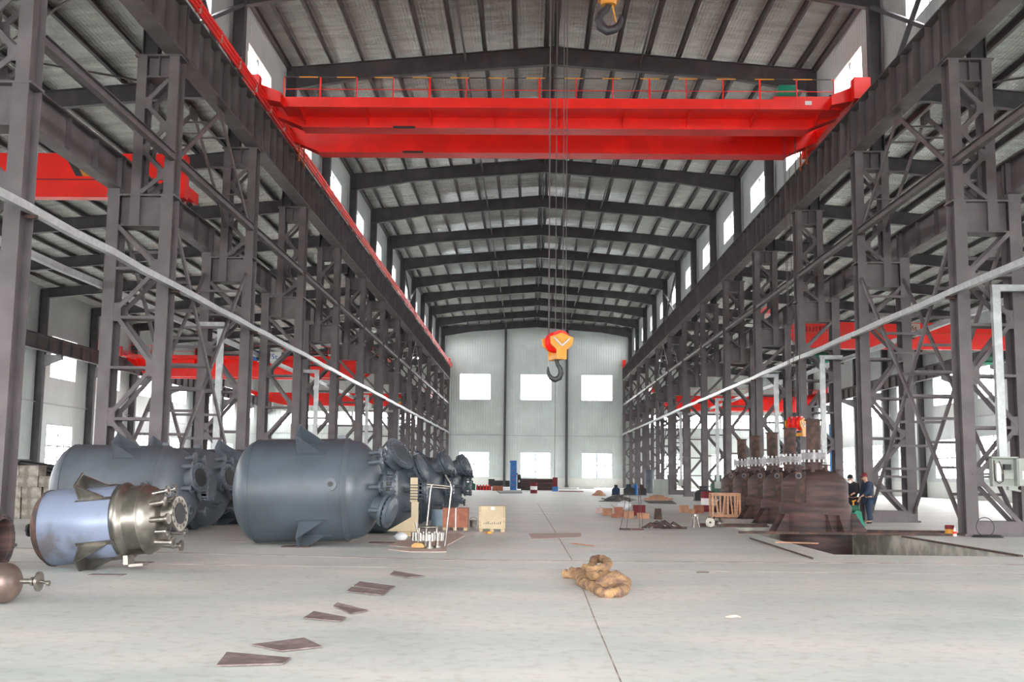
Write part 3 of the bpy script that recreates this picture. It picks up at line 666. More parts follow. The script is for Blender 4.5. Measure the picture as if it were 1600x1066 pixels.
# ================================================================== AISLE CRANES
def text_mesh(s, size, m, parent, loc, rot=(PI/2,0,0), name='lettering'):
    cu=bpy.data.curves.new(name,'FONT'); cu.body=s; cu.size=size; cu.extrude=.004; cu.align_x='CENTER'; cu.align_y='CENTER'
    t=bpy.data.objects.new(name,cu); COL.objects.link(t); bpy.context.view_layer.update()
    me=bpy.data.meshes.new_from_object(t.evaluated_get(bpy.context.evaluated_depsgraph_get())); bpy.data.objects.remove(t); me.materials.clear(); me.materials.append(M[m])
    o=bpy.data.objects.new(name,me); COL.objects.link(o); o.parent=parent; o.location=loc; o.rotation_euler=rot; return o
def aisle_crane(label, s, Y, zb, zt, form='box', double=True):
    uin, uout = 12.76, OUT[s]-1.0; RZ=9.52+.98+.13
    r=thing('aisle_crane',label,'overhead crane',(NX,Y,RZ)); a,c=(uin,uout); zb-=RZ; zt-=RZ; ty0,ty1=(-.5,.9) if form=='box' else (-1.6,2.9)
    def P(u): return s*u
    def gird(y0,y1):
        b=MB()
        if form=='low': poly=[(P(a+.2),-.1),(P(a+1.9),zb),(P(c-1.9),zb),(P(c-.2),-.1),(P(c-.2),.25),(P(c-1.9),zt),(P(a+1.9),zt),(P(a+.2),.25)]
        elif form=='bulge': poly=[(P(a+.2),.1),(P(a+.9),zb*.7),(P(a+2.6),zb),(P(c-4.5),zb),(P(c-2.0),zb*.6),(P(c-.2),.1),(P(c-.2),.3),(P(c-3.6),zt),(P(a+3.2),zt),(P(a+.2),.3)]
        else: poly=[(P(a-.1),zb-.1),(P(c+.1),zb-.1),(P(c+.1),zt),(P(a-.1),zt)]
        b.prism(poly,y0,y1); g=b.build('girder','red',r); return g
    g=gird(-.35,.1)
    if double: gird(1.4,1.85)
    if form=='low':
        zw=zt-.35
        b=MB(); b.box(min(P(a+.6),P(c-.6)),max(P(a+.6),P(c-.6)),-1.3,-.35,zw-.04,zw); b.box(min(P(a+.6),P(c-.6)),max(P(a+.6),P(c-.6)),-1.32,-1.29,zw-.05,zw+.25); b.build('walkway','red',r)
        n=9
        for i in range(n):
            x=P(a+1.2+(c-a-2.4)*i/(n-1)); b=MB(); b.prism([(-1.29,zw-.04),(-.35,zw-.04),(-.35,zw-.5)],x-.02,x+.02,'YZ'); b.build('walkway_bracket','red',r)
        b=MB()
        for i in range(12):
            x=P(a+.7+(c-a-1.4)*i/11); b.box(x-.025,x+.025,-1.31,-1.27,zw,zw+1.05)
        for z in (.55,1.03): b.box(min(P(a+.7),P(c-.7)),max(P(a+.7),P(c-.7)),-1.31,-1.28,zw+z-.015,zw+z+.015)
        b.build('railing','red',r)
    for e in (a,c):
        b=MB(); b.box(P(e)-.22,P(e)+.22,ty0,ty1,.16,.55); b.box(P(e)-.24,P(e)+.24,ty0-.2,ty0+.2,.02,.8); ec=b.build('end_carriage','red',r)
        for y in (ty0+.3,ty1-.3):
            b=MB(); b.cyl((P(e)-.05,y,.2),(P(e)+.05,y,.2),.2,16); b.build('wheel','hook',ec)
    return r,g
# left near crane (flat girder on top of the rails, hazard stripes at its end)
r,g=aisle_crane('red crane in the left aisle nearest the camera, with black and yellow end stripes',-1,36.3,10.85,12.28,'box',False)
P0=r.location
for i in range(4):
    xa=-16.85+i*.25; b=MB(); zt_=12.26-P0.z; zb_=11.48-P0.z; sl=.5
    b.prism([(xa,zt_),(xa+.25,zt_),(xa+.2+sl,zb_),(xa-.04+sl,zb_)],-.358,-.352); b.build('hazard_stripe','black' if i%2==0 else 'yellow',g)
b=MB(); b.box(-33.8,-12.8,-.37,-.352,11.34-P0.z,11.38-P0.z); b.build('weld_strip','maroon',g)
# left middle crane with sign
r,g=aisle_crane('red crane in the left aisle halfway down, with a white lifting capacity sign',-1,88.0,9.15,10.9,'low')
o0=r.location; c_=aty(421,558,86.6)
b=MB(); b.box(-.95,.95,-.02,.02,-.42,.42); sg=b.build('capacity_sign','white',r); sg.location=(c_.x-NX,-1.38,c_.z-o0.z)
text_mesh('20/5t',.62,'blue',r,(c_.x-NX,-1.41,c_.z-o0.z))
b=MB(); b.box(-.35,.35,-.02,.02,-.35,.4); lg=b.build('blue_emblem_board','blue',r); q_=aty(402,557,86.6); lg.location=(q_.x-NX,-1.38,q_.z-o0.z)
# left far crane
r,g=aisle_crane('farthest red crane in the left aisle, with a bulging box girder',-1,128.0,9.35,10.85,'bulge',False)
b=MB(); b.box(-17.4,-13.6,-.9,-.4,.15-.9,.35-.9); b.build('trolley_frame','dgreen',r)
b=MB(); b.box(-17.0,-15.9,-.8,-.3,-1.0,-.3); b.build('hoist_drum','yellow',r)
b=MB(); b.box(-16.7,-16.2,-.7,-.4,-1.5,-1.0); b.build('lower_block','yellow',r)
b=MB(); b.cyl((-15.6,-.6,-.85),(-14.7,-.6,-.85),.28,14); b.build('hoist_motor','dgreen',r)
# right near crane
r,g=aisle_crane('red crane in the right aisle nearest the camera, with a small capacity sign',1,62.0,8.85,10.35,'low',False)
for ch in list(r.children):
    if ch.name.startswith(('walkway','railing')):
        bpy.data.objects.remove(ch)
o0=r.location
q_=aty(1426,513,61.5); b=MB(); b.box(-.45,.45,-.015,.015,-.28,.28); sg=b.build('capacity_sign','pinkboard',r); sg.location=(q_.x-NX,-.39,q_.z-o0.z); text_mesh('16t',.42,'maroon',r,(q_.x-NX,-.42,q_.z-o0.z))
q_=aty(1279,514,61.5); b=MB(); rnd=random.Random(3)
for i in range(8):
    for j in range(4): 
        x=-.72+i*.19; b.box(x+rnd.uniform(0,.06),x+rnd.uniform(.09,.15),-.01,.01,-.14+j*.08,-.10+j*.08) if rnd.random()<.8 else 0
    b.box(-.72+i*.19+.06,-.72+i*.19+.09,-.01,.01,-.14,.16)
sg=b.build('dark_lettering','maroon',r); sg.location=(q_.x-NX,-.37,q_.z-o0.z)
b=MB(); b.box(min(13.2,30.5),30.5,-.37,-.352,9.72-o0.z,9.75-o0.z); b.build('weld_strip','orange',r)
for i,px in enumerate((1283,)):
    q_=aty(px,545,61.3); hb=thing('rope_hoist','dark green electric hoist trolley under the near right aisle crane, left one','hoist',(q_.x,61.6,8.85-.75))
    b=MB(); b.cyl((-.35,0,.25),(.35,0,.25),.26,16); b.build('drum','dgreen',hb)
    b=MB(); b.cyl((.38,0,.3),(.8,0,.3),.18,14); b.build('motor','dgreen',hb)
    b=MB(); b.box(-.45,.45,-.25,.25,-.12,.0); b.build('base_frame','green',hb)
    b=MB(); b.box(-.3,-.2,-.05,.2,.4,.78); b.box(.2,.3,-.05,.2,.4,.78); b.build('hanger','steel_dark',hb)
q_=aty(1548,560,61.3); hb2=dup(hb,(q_.x,61.6,8.85-.75),label='dark green electric hoist trolley under the near right aisle crane, right one',group='hoist trolleys of the near right aisle crane')
hb['group']='hoist trolleys of the near right aisle crane'

r,g=aisle_crane('far red crane in the right aisle with a railed walkway',1,120.0,8.75,10.35,'low')
# ================================================================== VESSELS
def flange(b, c, d, L, rp, rf, t=.05, bolts=8, rim=True):
    c=Vector(c); d=Vector(d).normalized(); b.cyl(c,c+d*L,rp,14); b.cyl(c+d*(L-t),c+d*L,rf,20)
    if bolts:
        a=d.cross(Vector((0,0,1))); 
        if a.length<.1: a=d.cross(Vector((0,1,0)))
        a.normalize(); e=a.cross(d)
        for i in range(bolts):
            q=c+(a*math.cos(2*PI*i/bolts)+e*math.sin(2*PI*i/bolts))*(rf*.8); b.cyl(q+d*(L-t-.02),q+d*(L+.02),rf*.09,6)
def shade_disc(b, c, d, L, r):
    c=Vector(c); d=Vector(d).normalized(); b.cyl(c+d*(L-.01),c+d*(L+.004),r,20)  # solid dark disc for the shade inside a hole
def ell(t0,t1,r,n=10,flip=False):
    """elliptical head from rim (t0,r) to pole (t1,0)"""
    return [(t0+(t1-t0)*math.sin(i/n*PI/2), r*math.cos(i/n*PI/2)+(1e-4 if i==n else 0)) for i in range(n+1)]
def lug(r, x, R, ang, L=.42, W=.4, m='gvessel', name='support_lug', h=.42):
    """box support lug on the vessel side: two gussets and a sole plate; ang from +Y towards +Z"""
    b=MB(); b.M=Matrix.Rotation(ang,4,'X')
    for sx in (-1,1): b.prism([(x-.02,R-.03),(x-.02,R-.03)],0,0) if False else None
    y0=R-.04; y1=R+h
    for yy in (-W/2,W/2):
        b.add([(x-L/2,y0,yy-.012),(x+L/2,y0,yy-.012),(x-L/2,y1,yy-.012),(x-L/2,y0,yy+.012),(x+L/2,y0,yy+.012),(x-L/2,y1,yy+.012)],[(0,2,1),(3,4,5),(0,1,4,3),(1,2,5,4),(2,0,3,5)])
    b.box(x-L/2-.03,x-L/2,y0,y1+.02,-W/2-.03,W/2+.03); b.box(x-L/2-.08,x+L/2+.08,y0-.0,y0+.03,-W/2-.06,W/2+.06)
    return b.build(name,m,r)
def big_vessel(label, loc, rz=0, tilt=0, full=True, L=3.0, R=1.1, m='gvessel', man_ang=-.6, open_man=False):
    r=thing('reactor_vessel',label,'pressure vessel',loc,rz,group='grey painted reactor vessels lying on the floor'); r.rotation_euler=(0,-tilt,rz)
    b=MB(); r2=R*.955
    jx=.775*L                                   # end of jacket
    hx=max(.5,L-jx-.1)
    b.lathe([ell(.55,0,R)[::-1]+[(jx*.5,R),(jx,R)], [(jx,R),(jx+.09,r2)], [(jx+.09,r2),(L-hx+.02,r2)]+ell(L-hx+.02,L,r2)[1:]],'X',56)
    for t,rr in ((.5,R),(jx-.02,R),): b.lathe([[(t-.012,rr),(t-.008,rr+.012),(t+.008,rr+.012),(t+.012,rr)]],'X',56)
    b.build('shell',m,r)
    lug(r,L*.56,R,math.radians(124),.5,.42,m,h=.4); lug(r,L*.58,R,math.radians(-134),.5,.42,m,h=.42); lug(r,L*.56,R,math.radians(20),.5,.42,m,h=.38)
    # agitator flange on the head centre
    b=MB(); flange(b,(L-.08,0,.05),(1,0,0),.2,.26,.34,.07,14); 
    for i in range(16):
        a=2*PI*i/16; b.cyl((L+.08,.29*math.cos(a),.05+.29*math.sin(a)),(L+.32,.29*math.cos(a),.05+.29*math.sin(a)),.028,6)
    b.cyl((L+.24,0,.05),(L+.3,0,.05),.33,24)
    b.build('agitator_flange',m,r)
    for i,(y,z,l) in enumerate(((-.55,.55,.34),(-.7,.05,.3),(-.3,.75,.3),(.35,.7,.3),(.65,.2,.3),(-.62,-.42,.3),(.45,-.5,.28))):
        rr=math.hypot(y,z)/r2; x=L-hx+hx*math.sqrt(max(.02,1-rr*rr))-.06
        b=MB(); flange(b,(x,y,z),(1,y*.15,z*.15),l,.055,.12,.04,8); b.build('nozzle',m,r)
    # manhole, tilted outwards
    y,z=math.cos(man_ang)*-.45, math.sin(man_ang)*.6
    rr=math.hypot(y,z)/r2; x=L-hx+hx*math.sqrt(1-rr*rr)-.12; d=(1,y*.7,z*.9)
    b=MB(); flange(b,(x,y,z),d,.38,.25,.35,.07,16)
    D=Vector(d).normalized(); c=Vector((x,y,z))+D*.42
    if not open_man: b.cyl(c,c+D*.06,.35,24); b.cyl(c+D*.06,c+D*.12,.3,24,.18)
    mh=b.build('manhole',m,r)
    if open_man:
        b=MB(); shade_disc(b,(x,y,z),d,.385,.22); b.build('manhole_shade_disc','black',mh)  # black disc on the closed flange, as shade of an open manhole
    # side nozzle on the barrel
    b=MB(); flange(b,(jx-.2,-R+.03,.12),(0,-1,.05),.12,.06,.13,.045,8); sn=b.build('side_nozzle',m,r)
    b=MB(); b.cyl((jx-.2,-R-.095,.126),(jx-.2,-R-.088,.126),.055,14); b.build('nozzle_shade_disc','black',sn)  # black disc in place of the nozzle's shaded inside
    b=MB(); b.prism([(L-1.0,r2-.05),(L-.75,r2-.05),(L-.8,r2+.12),(L-.95,r2+.12)],-.02,.02); b.build('lifting_eye',m,r)
    return r
# B: front grey vessel
VB=big_vessel('big grey reactor vessel lying nearest the aisle, its whole barrel in view',(-6.27,23.45,1.10),0,.028,L=3.15,R=1.09)
VC=big_vessel('grey reactor vessel lying just behind the small blue and silver vessel',(-11.4,26.3,1.07),0,0,L=3.5,R=1.06,m='gvessel2',man_ang=.4,open_man=True)
VD=big_vessel('second grey reactor vessel in the left group, only its nozzle end in view',(-11.5,28.85,1.07),0,0,L=3.6,R=1.06,m='gvessel2',man_ang=.4,open_man=True)
VE=big_vessel('rear grey reactor vessel of the left group, its top showing behind the others',(-10.2,32.1,1.09),0,0,L=2.7,R=1.08,m='gvessel2',man_ang=.4)
VF=big_vessel('grey reactor vessel with a big tilted flange, right behind the front grey vessel',(-6.0,28.2,1.05),0,0,L=3.1,R=1.04,man_ang=.9)
VG=big_vessel('grey reactor vessel with a round capped manhole, behind the bright steel handle frame',(-5.6,33.8,1.05),0,0,L=3.0,R=1.04,man_ang=2.2)
VH=big_vessel('farthest grey reactor vessel beside the open nave, with a round capped manhole',(-5.3,38.3,1.05),0,0,L=3.0,R=1.04,man_ang=2.2)
# big tilted flange disc on F
b=MB(); flange(b,(2.55,-.75,.78),(.75,-.35,.6),.35,.3,.46,.07,20); b.build('slanted_flange','gvessel',VF)
for v in (VG,VH):
    b=MB(); c=Vector((2.72,-.3,.62)); d=Vector((.8,-.2,.42)).normalized(); b.cyl(c,c+d*.4,.29,24); b.cyl(c+d*.3,c+d*.38,.38,24); b.cyl(c+d*.4,c+d*.48,.38,24); b.cyl(c+d*.48,c+d*.56,.33,24,.2)
    for i in range(12):
        a=2*PI*i/12; e=d.cross(Vector((0,0,1))).normalized(); f_=e.cross(d); q=c+(e*math.cos(a)+f_*math.sin(a))*.34; b.cyl(q+d*.27,q+d*.52,.02,6)
    b.build('capped_manhole','gvessel',v)
# shim plates under B
for i,(x,y) in enumerate(((-4.75,22.6),(-3.2,24.2))):
    b=MB(); b.box(-.28,.28,-.14,.14,0,.02); tag(b.build('packing_plate','rust2',loc=(x,y,0)),'flat rusty packing plate under the %s of the front grey vessel'%('near lug' if i==0 else 'jacket end'),'plate')
# A: small stainless vessel with blue film jacket
r=thing('jacketed_vessel','small stainless vessel with a blue film jacket lying in the left foreground','pressure vessel',(-7.7,17.25,.585)); R=.585; L=2.35; r.rotation_euler=(0,-.105,-.05); r.scale=(.9,1,1)
b=MB(); b.lathe([ell(.22,0,R-.03)[::-1]],'X',48); b.lathe([[(.22,R-.03),(.24,R+.01),(.28,R+.01)]],'X',48); b.build('bottom_head','rust2',r)
b=MB(); b.lathe([[(.25,R),(.9,R+.008),(1.52,R)],[(1.52,R),(1.52,R-.06)]],'X',56); b.build('film_jacket','film',r)
b=MB(); b.lathe([[(1.4,R-.02),(1.58,R-.01),(1.62,R+.015),(1.66,R-.01),(1.72,R-.05)],[(1.72,R-.05),(1.95,R-.05)],[(1.95,R-.05),(1.955,R-.035),(1.97,R-.035),(1.975,R-.05)],[(1.975,R-.05)]+ell(1.98,2.32,R-.06)],'X',56); b.build('top_head','stain',r)
lug(r,1.22,R-.01,math.radians(122),.46,.3,'stain',h=.24); lug(r,1.25,R-.01,math.radians(-131),.5,.34,'stain',h=.28); lug(r,1.3,R-.01,math.radians(20),.4,.3,'stain',h=.2)
b=MB(); flange(b,(2.22,-.03,.04),(1,-.12,.0),.34,.2,.27,.05,12); mh=b.build('manhole','stain',r)
b=MB(); shade_disc(b,(2.22,-.03,.04),(1,-.12,0),.345,.165); b.build('manhole_shade_disc','black',mh)  # flat black disc gives the manhole its dark inside
for (y,z,l,rr) in ((-.2,.38,.32,.035),(-.34,.22,.3,.04),(-.4,-.02,.36,.04),(-.3,-.2,.25,.035),(-.22,-.36,.36,.045),(.15,.4,.3,.035),(.38,.1,.3,.035),(.3,-.25,.34,.035),(.02,-.42,.4,.04),(.38,.28,.26,.035)):
    q=math.hypot(y,z)/(R-.06); x=1.98+.34*math.sqrt(max(.03,1-q*q))-.05
    b=MB(); flange(b,(x,y,z),(1,y*.2,z*.25),l,rr,rr*2.1,.035,0); b.build('nozzle','stainb' if rr<.04 else 'stain',r)
b=MB(); flange(b,(.05,0,0),(-1,0,0),.24,.035,.1,.035,6); b.build('bottom_nozzle','hook',r)
b=MB(); b.box(1.62,1.7,-.3,-.05,-.66,-.52); b.box(1.7,1.95,-.28,-.06,-.7,-.66); b.build('foot_bracket','stain',r)
for i,((x,y),w) in enumerate((((205,893+6),'under the near lug of'),((215,882),'below the silver end of'))):
    p_=fl(x,y-3 if i else y); b=MB(); b.box(-.25,.25,-.1,.1,0,.008); tag(b.build('packing_plate','darkplate',loc=(p_.x-(.35 if i==0 else 0),p_.y,0)),'thin steel plate on the floor %s the small blue jacketed vessel'%w,'plate')
# small tank at the left edge
r=thing('small_tank','small brownish steel tank with a valve flange at the left edge of the foreground','tank',(-7.2,12.55,.235))
b=MB(); b.lathe([ell(.2,0,.225)[::-1]+[(1.25,.225)]+ell(1.25,1.43,.225)[1:]],'X',40); b.build('shell',mat('brown_steel_tank',(128,108,98),.4,metal=.4,rgb2=(98,84,78),scale=4),r)
b=MB(); b.cyl((1.38,0,.02),(1.62,0,.02),.03,12); b.cyl((1.55,0,.02),(1.575,0,.02),.05,12); b.build('outlet_pipe','stain',r)
b=MB(); b.cyl((1.62,0,.02),(1.65,0,.02),.11,24); b.cyl((1.65,0,.02),(1.75,0,.0),.018,8); b.cyl((1.73,0,.0),(1.76,0,.0),.03,8); b.build('outlet_flange','stain',r)
b=MB(); b.box(.4,.6,-.2,.2,-.235,-.2); b.box(1.0,1.15,-.15,.15,-.235,-.2); b.build('saddle','rust2',r)
# open flange ring at left edge
r=thing('flanged_drum','dark open flanged drum cut off by the left edge above the small tank','drum',(-9.72,15.6,.5)); r.scale=(1,.72,.72); 
b=MB(); b.lathe([[(0,.001),(0,.5)],[(0,.5),(2.25,.5)],[(2.25,.5),(2.2,.44)],[(2.2,.44),(.1,.44)],[(.1,.44),(.1,.001)]],'X',40); b.lathe([[(2.18,.5),(2.18,.52)],[(2.18,.52),(2.25,.52)],[(2.25,.52),(2.25,.44)]],'X',40); b.build('shell','rust',r)
b=MB()
for i in range(20): a=2*PI*i/20; b.cyl((2.24,.485*math.cos(a),.485*math.sin(a)),(2.262,.485*math.cos(a),.485*math.sin(a)),.012,6)
b.build('flange_bolts','hook',r)
for x in (.6,1.8): b=MB(); b.box(x-.1,x+.1,-.4,.4,-.694,-.45); b.build('saddle','wood',r)
# ================================================================== RUSTED VESSELS (right)
def rusty(label, X, Y, zb, first):
    r=thing('rusted_vessel',label,'pressure vessel',(X,Y,zb),group='upright rusted vessels in a row'); h=-zb
    H=lambda z:z-zb
    b=MB(); b.lathe([[(H(zb),.001),(H(zb),1.0)],[(H(zb),1.0),(H(.72),1.0)],[(H(.72),1.0),(H(.84),.925)],[(H(.84),.925),(H(1.32),.925)]+[(H(1.32+.46*math.sin(i/10*PI/2)),.925*math.cos(i/10*PI/2)+.001) for i in range(1,11)]],'Z',48)
    for z in (.1,.38,1.3): b.lathe([[(H(z)-.012,(1.0 if z<1 else .925)),(H(z),(1.012 if z<1 else .937)),(H(z)+.012,(1.0 if z<1 else .925))]],'Z',48)
    b.build('shell','rust',r)
    b=MB(); b.cyl((0,0,H(1.7)),(0,0,H(2.0)),.24,20); b.cyl((0,0,H(1.95)),(0,0,H(2.04)),.33,24); b.build('neck','rust',r)
    b=MB(); b.cyl((0,0,H(2.05)),(0,0,H(2.14)),.36,28); b.cyl((0,0,H(2.145)),(0,0,H(2.24)),.36,28); b.build('bolted_flange','zinc',r)
    for i in range(14):
        a=2*PI*i/14; b=MB(); b.cyl((.325*math.cos(a),.325*math.sin(a),H(1.97)),(.325*math.cos(a),.325*math.sin(a),H(2.32)),.036,6); b.build('flange_bolt','galv',r)
    b=MB(); b.cyl((0,0,H(2.24)),(0,0,H(3.16)),.2,24); b.cyl((0,0,H(3.16)),(0,0,H(3.2)),.245,24); b.build('vent_pipe','rust2',r)
    for i,(a,rr,zz) in enumerate(((-2.6,.55,1.62),(-1.9,.5,1.66),(-1.0,.45,1.68),(-.2,.62,1.55),(.9,.6,1.6),(2.2,.55,1.6))):
        b=MB(); x,y=rr*math.cos(a),rr*math.sin(a); b.cyl((x,y,H(zz)-.1),(x,y,H(zz+.22)),.06,12); b.cyl((x,y,H(zz+.18)),(x,y,H(zz+.23)),.11,14); b.build('nozzle','rust',r)
    for a in (math.radians(200),math.radians(-78),math.radians(-12),math.radians(90)):
        b=MB(); b.M=Matrix.Rotation(a,4,'Z')
        for yy in (-.17,.17): b.add([(.98,yy-.012,H(.02)),(1.42,yy-.012,H(.02)),(.98,yy-.012,H(.5)),(1.1,yy-.012,H(.5)),(.98,yy+.012,H(.02)),(1.42,yy+.012,H(.02)),(.98,yy+.012,H(.5)),(1.1,yy+.012,H(.5))],[(0,1,3,2),(4,6,7,5),(0,4,5,1),(1,5,7,3),(3,7,6,2),(2,6,4,0)])
        b.box(.98,1.45,-.2,.2,H(.0),H(.02)); b.box(.98,1.12,-.2,.2,H(.5),H(.52)); b.build('support_lug','rust',r)
    b=MB(); b.M=Matrix.Rotation(math.radians(-128),4,'Z'); b.box(.9,.985,-.14,.14,H(.86),H(1.7)); b.box(.985,.992,-.05,.05,H(.9),H(.96)); b.build('lifting_strap','rust2',r)
    b=MB(); b.M=Matrix.Rotation(math.radians(-128),4,'Z'); b.cyl((.9,0,H(1.58)),(1.06,0,H(1.58)),.085,18); b.build('lifting_trunnion','zinc',r)
    b=MB(); b.M=Matrix.Rotation(math.radians(-128),4,'Z'); b.cyl((1.06,0,H(1.58)),(1.066,0,H(1.58)),.058,18); b.build('trunnion_shade_disc','black',r)  # black disc painted as the shade of the trunnion hole
    return r
rv=rusty('front rusted upright vessel standing in the open floor pit',8.2,31.6,-1.5,True)
pos=[(8.86,37.2),(9.12,41.1),(9.22,44.6),(9.42,48.5)]
labs=['second rusted upright vessel from the front, right behind the one in the pit','third rusted upright vessel from the front of the row','fourth rusted upright vessel from the front of the row','last rusted upright vessel of the row, nearest the far end wall']
rv2=rusty(labs[0],*pos[0],0.0,False)
for p_,l_ in zip(pos[1:],labs[1:]): dup(rv2,(*p_,0),label=l_)
b=MB(); b.cyl((0,0,0),(0,0,.1),.06,8)
# flat bars over the pit
for i,(x0,x1,y,z,w) in enumerate(((5.75,11.5,30.15,.0,'front bar across the pit, reaching furthest left'),(6.1,11.4,30.42,.0,'second bar across the pit'),(9.4,12.0,31.9,.0,'bar just right of the front vessel'))):
    b=MB(); b.box(x0,x1,y-.07,y+.07,z,z+.06); tag(b.build('steel_bar','rust2'),'long rusty steel bar on the floor, '+w,'steel bar')
for i,(x0,x1,y,w) in enumerate(((5.3,7.4,34.0,'nearest one left of the second vessel'),(5.4,7.6,35.2,'farther one left of the second vessel'))):
    b=MB(); b.box(x0,x1,y-.06,y+.06,0,.05); tag(b.build('steel_bar','rust2'),'short rusty steel bar on the floor, '+w,'steel bar')
a_=fl(1172,842); c_=fl(1270,874); b=MB(); b.bar((a_.x,a_.y,.015),(c_.x,c_.y,.015),.03,.03); tag(b.build('steel_rod','rust2'),'thin rusty rod lying slantwise on the floor before the pit','rod')
a_=fl(1212,848); c_=fl(1279,850); b=MB(); b.bar((a_.x,a_.y,.012),(c_.x,c_.y,.012),.14,.024); tag(b.build('timber_strip','card'),'short brown timber strip at the near left corner of the pit','timber')
# ================================================================== WORKERS
def skin_obj(name, joints, edges, m, parent, sub=2):
    me=bpy.data.meshes.new(name); me.from_pydata([j[0] for j in joints],edges,[]); o=bpy.data.objects.new(name,me); COL.objects.link(o); o.parent=parent
    md=o.modifiers.new('skin','SKIN'); sv=me.skin_vertices[0] if me.skin_vertices else None
    if sv is None:
        bpy.context.view_layer.objects.active=o; sv=me.skin_vertices[0]
    for i,j in enumerate(joints):
        q=j[1]; q=(q,q) if not isinstance(q,tuple) else q; sv.data[i].radius=q; sv.data[i].use_root=(i==0)
    md.use_smooth_shade=True; s2=o.modifiers.new('sub','SUBSURF'); s2.levels=sub; s2.render_levels=sub
    me.materials.append(M[m]); return o
def worker(label, loc, rz, top, trou, cap, bend, hands, mask):
    r=thing('person',label,'person',loc,rz)
    # facing +Y locally; bend leans the torso forward
    hip=Vector((0,0,.88)); 
    ch=hip+Vector((0,math.sin(bend)*.46,math.cos(bend)*.46)); nk=ch+Vector((0,math.sin(bend)*.08,.09)); hd=nk+Vector((0,.05+.05*bend,.09))
    J=[(hip,(.13,.1)),(hip+(ch-hip)*.5,(.12,.09)),(ch,(.14,.1)),(nk,.055),(hd,(.075,.085)),(hd+Vector((0,.01,.09)),(.07,.08))]
    E=[(0,1),(1,2),(2,3),(3,4),(4,5)]
    def arm(sx,hand):
        n=len(J); sh=ch+Vector((sx*.19,0,.02)); hp=Vector(hand); mid=(sh+hp)/2+Vector((sx*.06,-.05,-.08))
        J.extend([(sh,.055),(mid,.045),(hp,.033),(hp+(hp-mid).normalized()*.07,(.04,.022))]); E.extend([(2,n),(n,n+1),(n+1,n+2),(n+2,n+3)])
        d=(hp-mid).normalized(); side=d.cross(Vector((0,0,1))).normalized()
        for f in range(4):
            k=len(J); st=hp+d*.08+side*(f-1.5)*.02; J.extend([(st,.009),(st+d*.035+Vector((0,0,-.012)),.009),(st+d*(.06-.006*abs(f-1.5))+Vector((0,0,-.035)),.008)]); E.extend([(n+3,k),(k,k+1),(k+1,k+2)])
        k=len(J); st=hp+d*.03-side*sx*.035; J.extend([(st,.01),(st+d*.035-side*sx*.02,.009)]); E.extend([(n+2,k),(k,k+1)])
        return sh,mid,hp
    A=[arm(-1,hands[0]),arm(1,hands[1])]
    legs=[]
    for sx,fy in ((-1,.05),(1,-.12)):
        n=len(J); a=Vector((sx*.1,0,.8)); k=Vector((sx*.11,.04+fy*.5,.46)); an=Vector((sx*.11,fy,.09)); to=Vector((sx*.12,fy+.15,.045))
        J.extend([(a,.085),(k,.058),(an,.042),(to,(.045,.035))]); E.extend([(0,n),(n,n+1),(n+1,n+2),(n+2,n+3)]); legs.append((a,k,an,to))
    skin_obj('body',[(tuple(j[0]),j[1]) for j in J],E,'skin',r)
    # jacket
    j=[(hip,(.19,.15)),(hip+(ch-hip)*.5,(.185,.15)),(ch,(.215,.17)),(nk+Vector((0,0,.02)),.11)]; e=[(0,1),(1,2),(2,3)]
    for sh,mid,hp in A:
        n=len(j); j+=[(sh,.095),(mid,.08),(mid+(hp-mid)*.9,.062)]; e+=[(2,n),(n,n+1),(n+1,n+2)]
    skin_obj('jacket',[(tuple(q[0]),q[1]) for q in j],e,top,r)
    j=[(hip,(.18,.15))]; e=[]
    for a,k,an,to in legs: n=len(j); j+=[(a,.12),(k,.092),(an,.08)]; e+=[(0,n),(n,n+1),(n+1,n+2)]
    skin_obj('trousers',[(tuple(q[0]),q[1]) for q in j],e,trou,r)
    for a,k,an,to in legs: skin_obj('shoe',[(tuple(an-Vector((0,.03,.035))),(.05,.05)),(tuple(to),(.052,.042))],[(0,1)],'black',r,1)
    b=MB(); b.lathe([[(-.02,.108),(.06,.1),(.11,.065),(.125,.001)]],'Z',20); c=b.build('cap',cap,r); c.location=hd+Vector((0,-.005,.09))
    b=MB(); b.box(-.07,.07,.08,.17,-.02,-.005); v=b.build('cap_peak',cap,c)
    b=MB(); b.box(-.035,.035,.0,.012,.01,.03); 
    f=MB(); f.cyl((-.03,.088,.03),(-.03,.097,.03),.011,8); f.cyl((.03,.088,.03),(.03,.097,.03),.011,8); o=f.build('eyes','black',r); o.location=hd
    f=MB(); f.prism([(-.014,0),(.014,0),(0,.04)],.08,.115); o=f.build('nose','skin',r); o.location=hd+Vector((0,0,-.02))
    for sx in (-1,1): f=MB(); f.cyl((sx*.078,0,.02),(sx*.092,-.005,.02),.024,10); o=f.build('ear','skin',r); o.location=hd
    if mask: f=MB(); f.lathe([[(.06,.062),(.1,.055),(.125,.02),(.127,.001)]],'Y',14); o=f.build('face_mask','white',r); o.location=hd+Vector((0,0,-.045))
    else: f=MB(); f.box(-.025,.025,.085,.098,-.055,-.047); o=f.build('mouth','maroon',r); o.location=hd
    return r
w1=fl(1331,818); w2=fl(1352,818.5)
worker('worker in black with a white face mask bending over the machine beside the front vessel',(w1.x+.12,w1.y+.15,0),math.radians(150),'clothb','clothb','clothb',.55,((-.12,.42,1.02),(.12,.4,.98)),True)
worker('worker in navy overalls and maroon cap standing beside the masked worker',(w2.x+.12,w2.y-.1,0),math.radians(100),'clothn','clothn','maroon',.15,((-.15,.3,.95),(.16,.26,.85)),False)
m_=fl(1331,822)
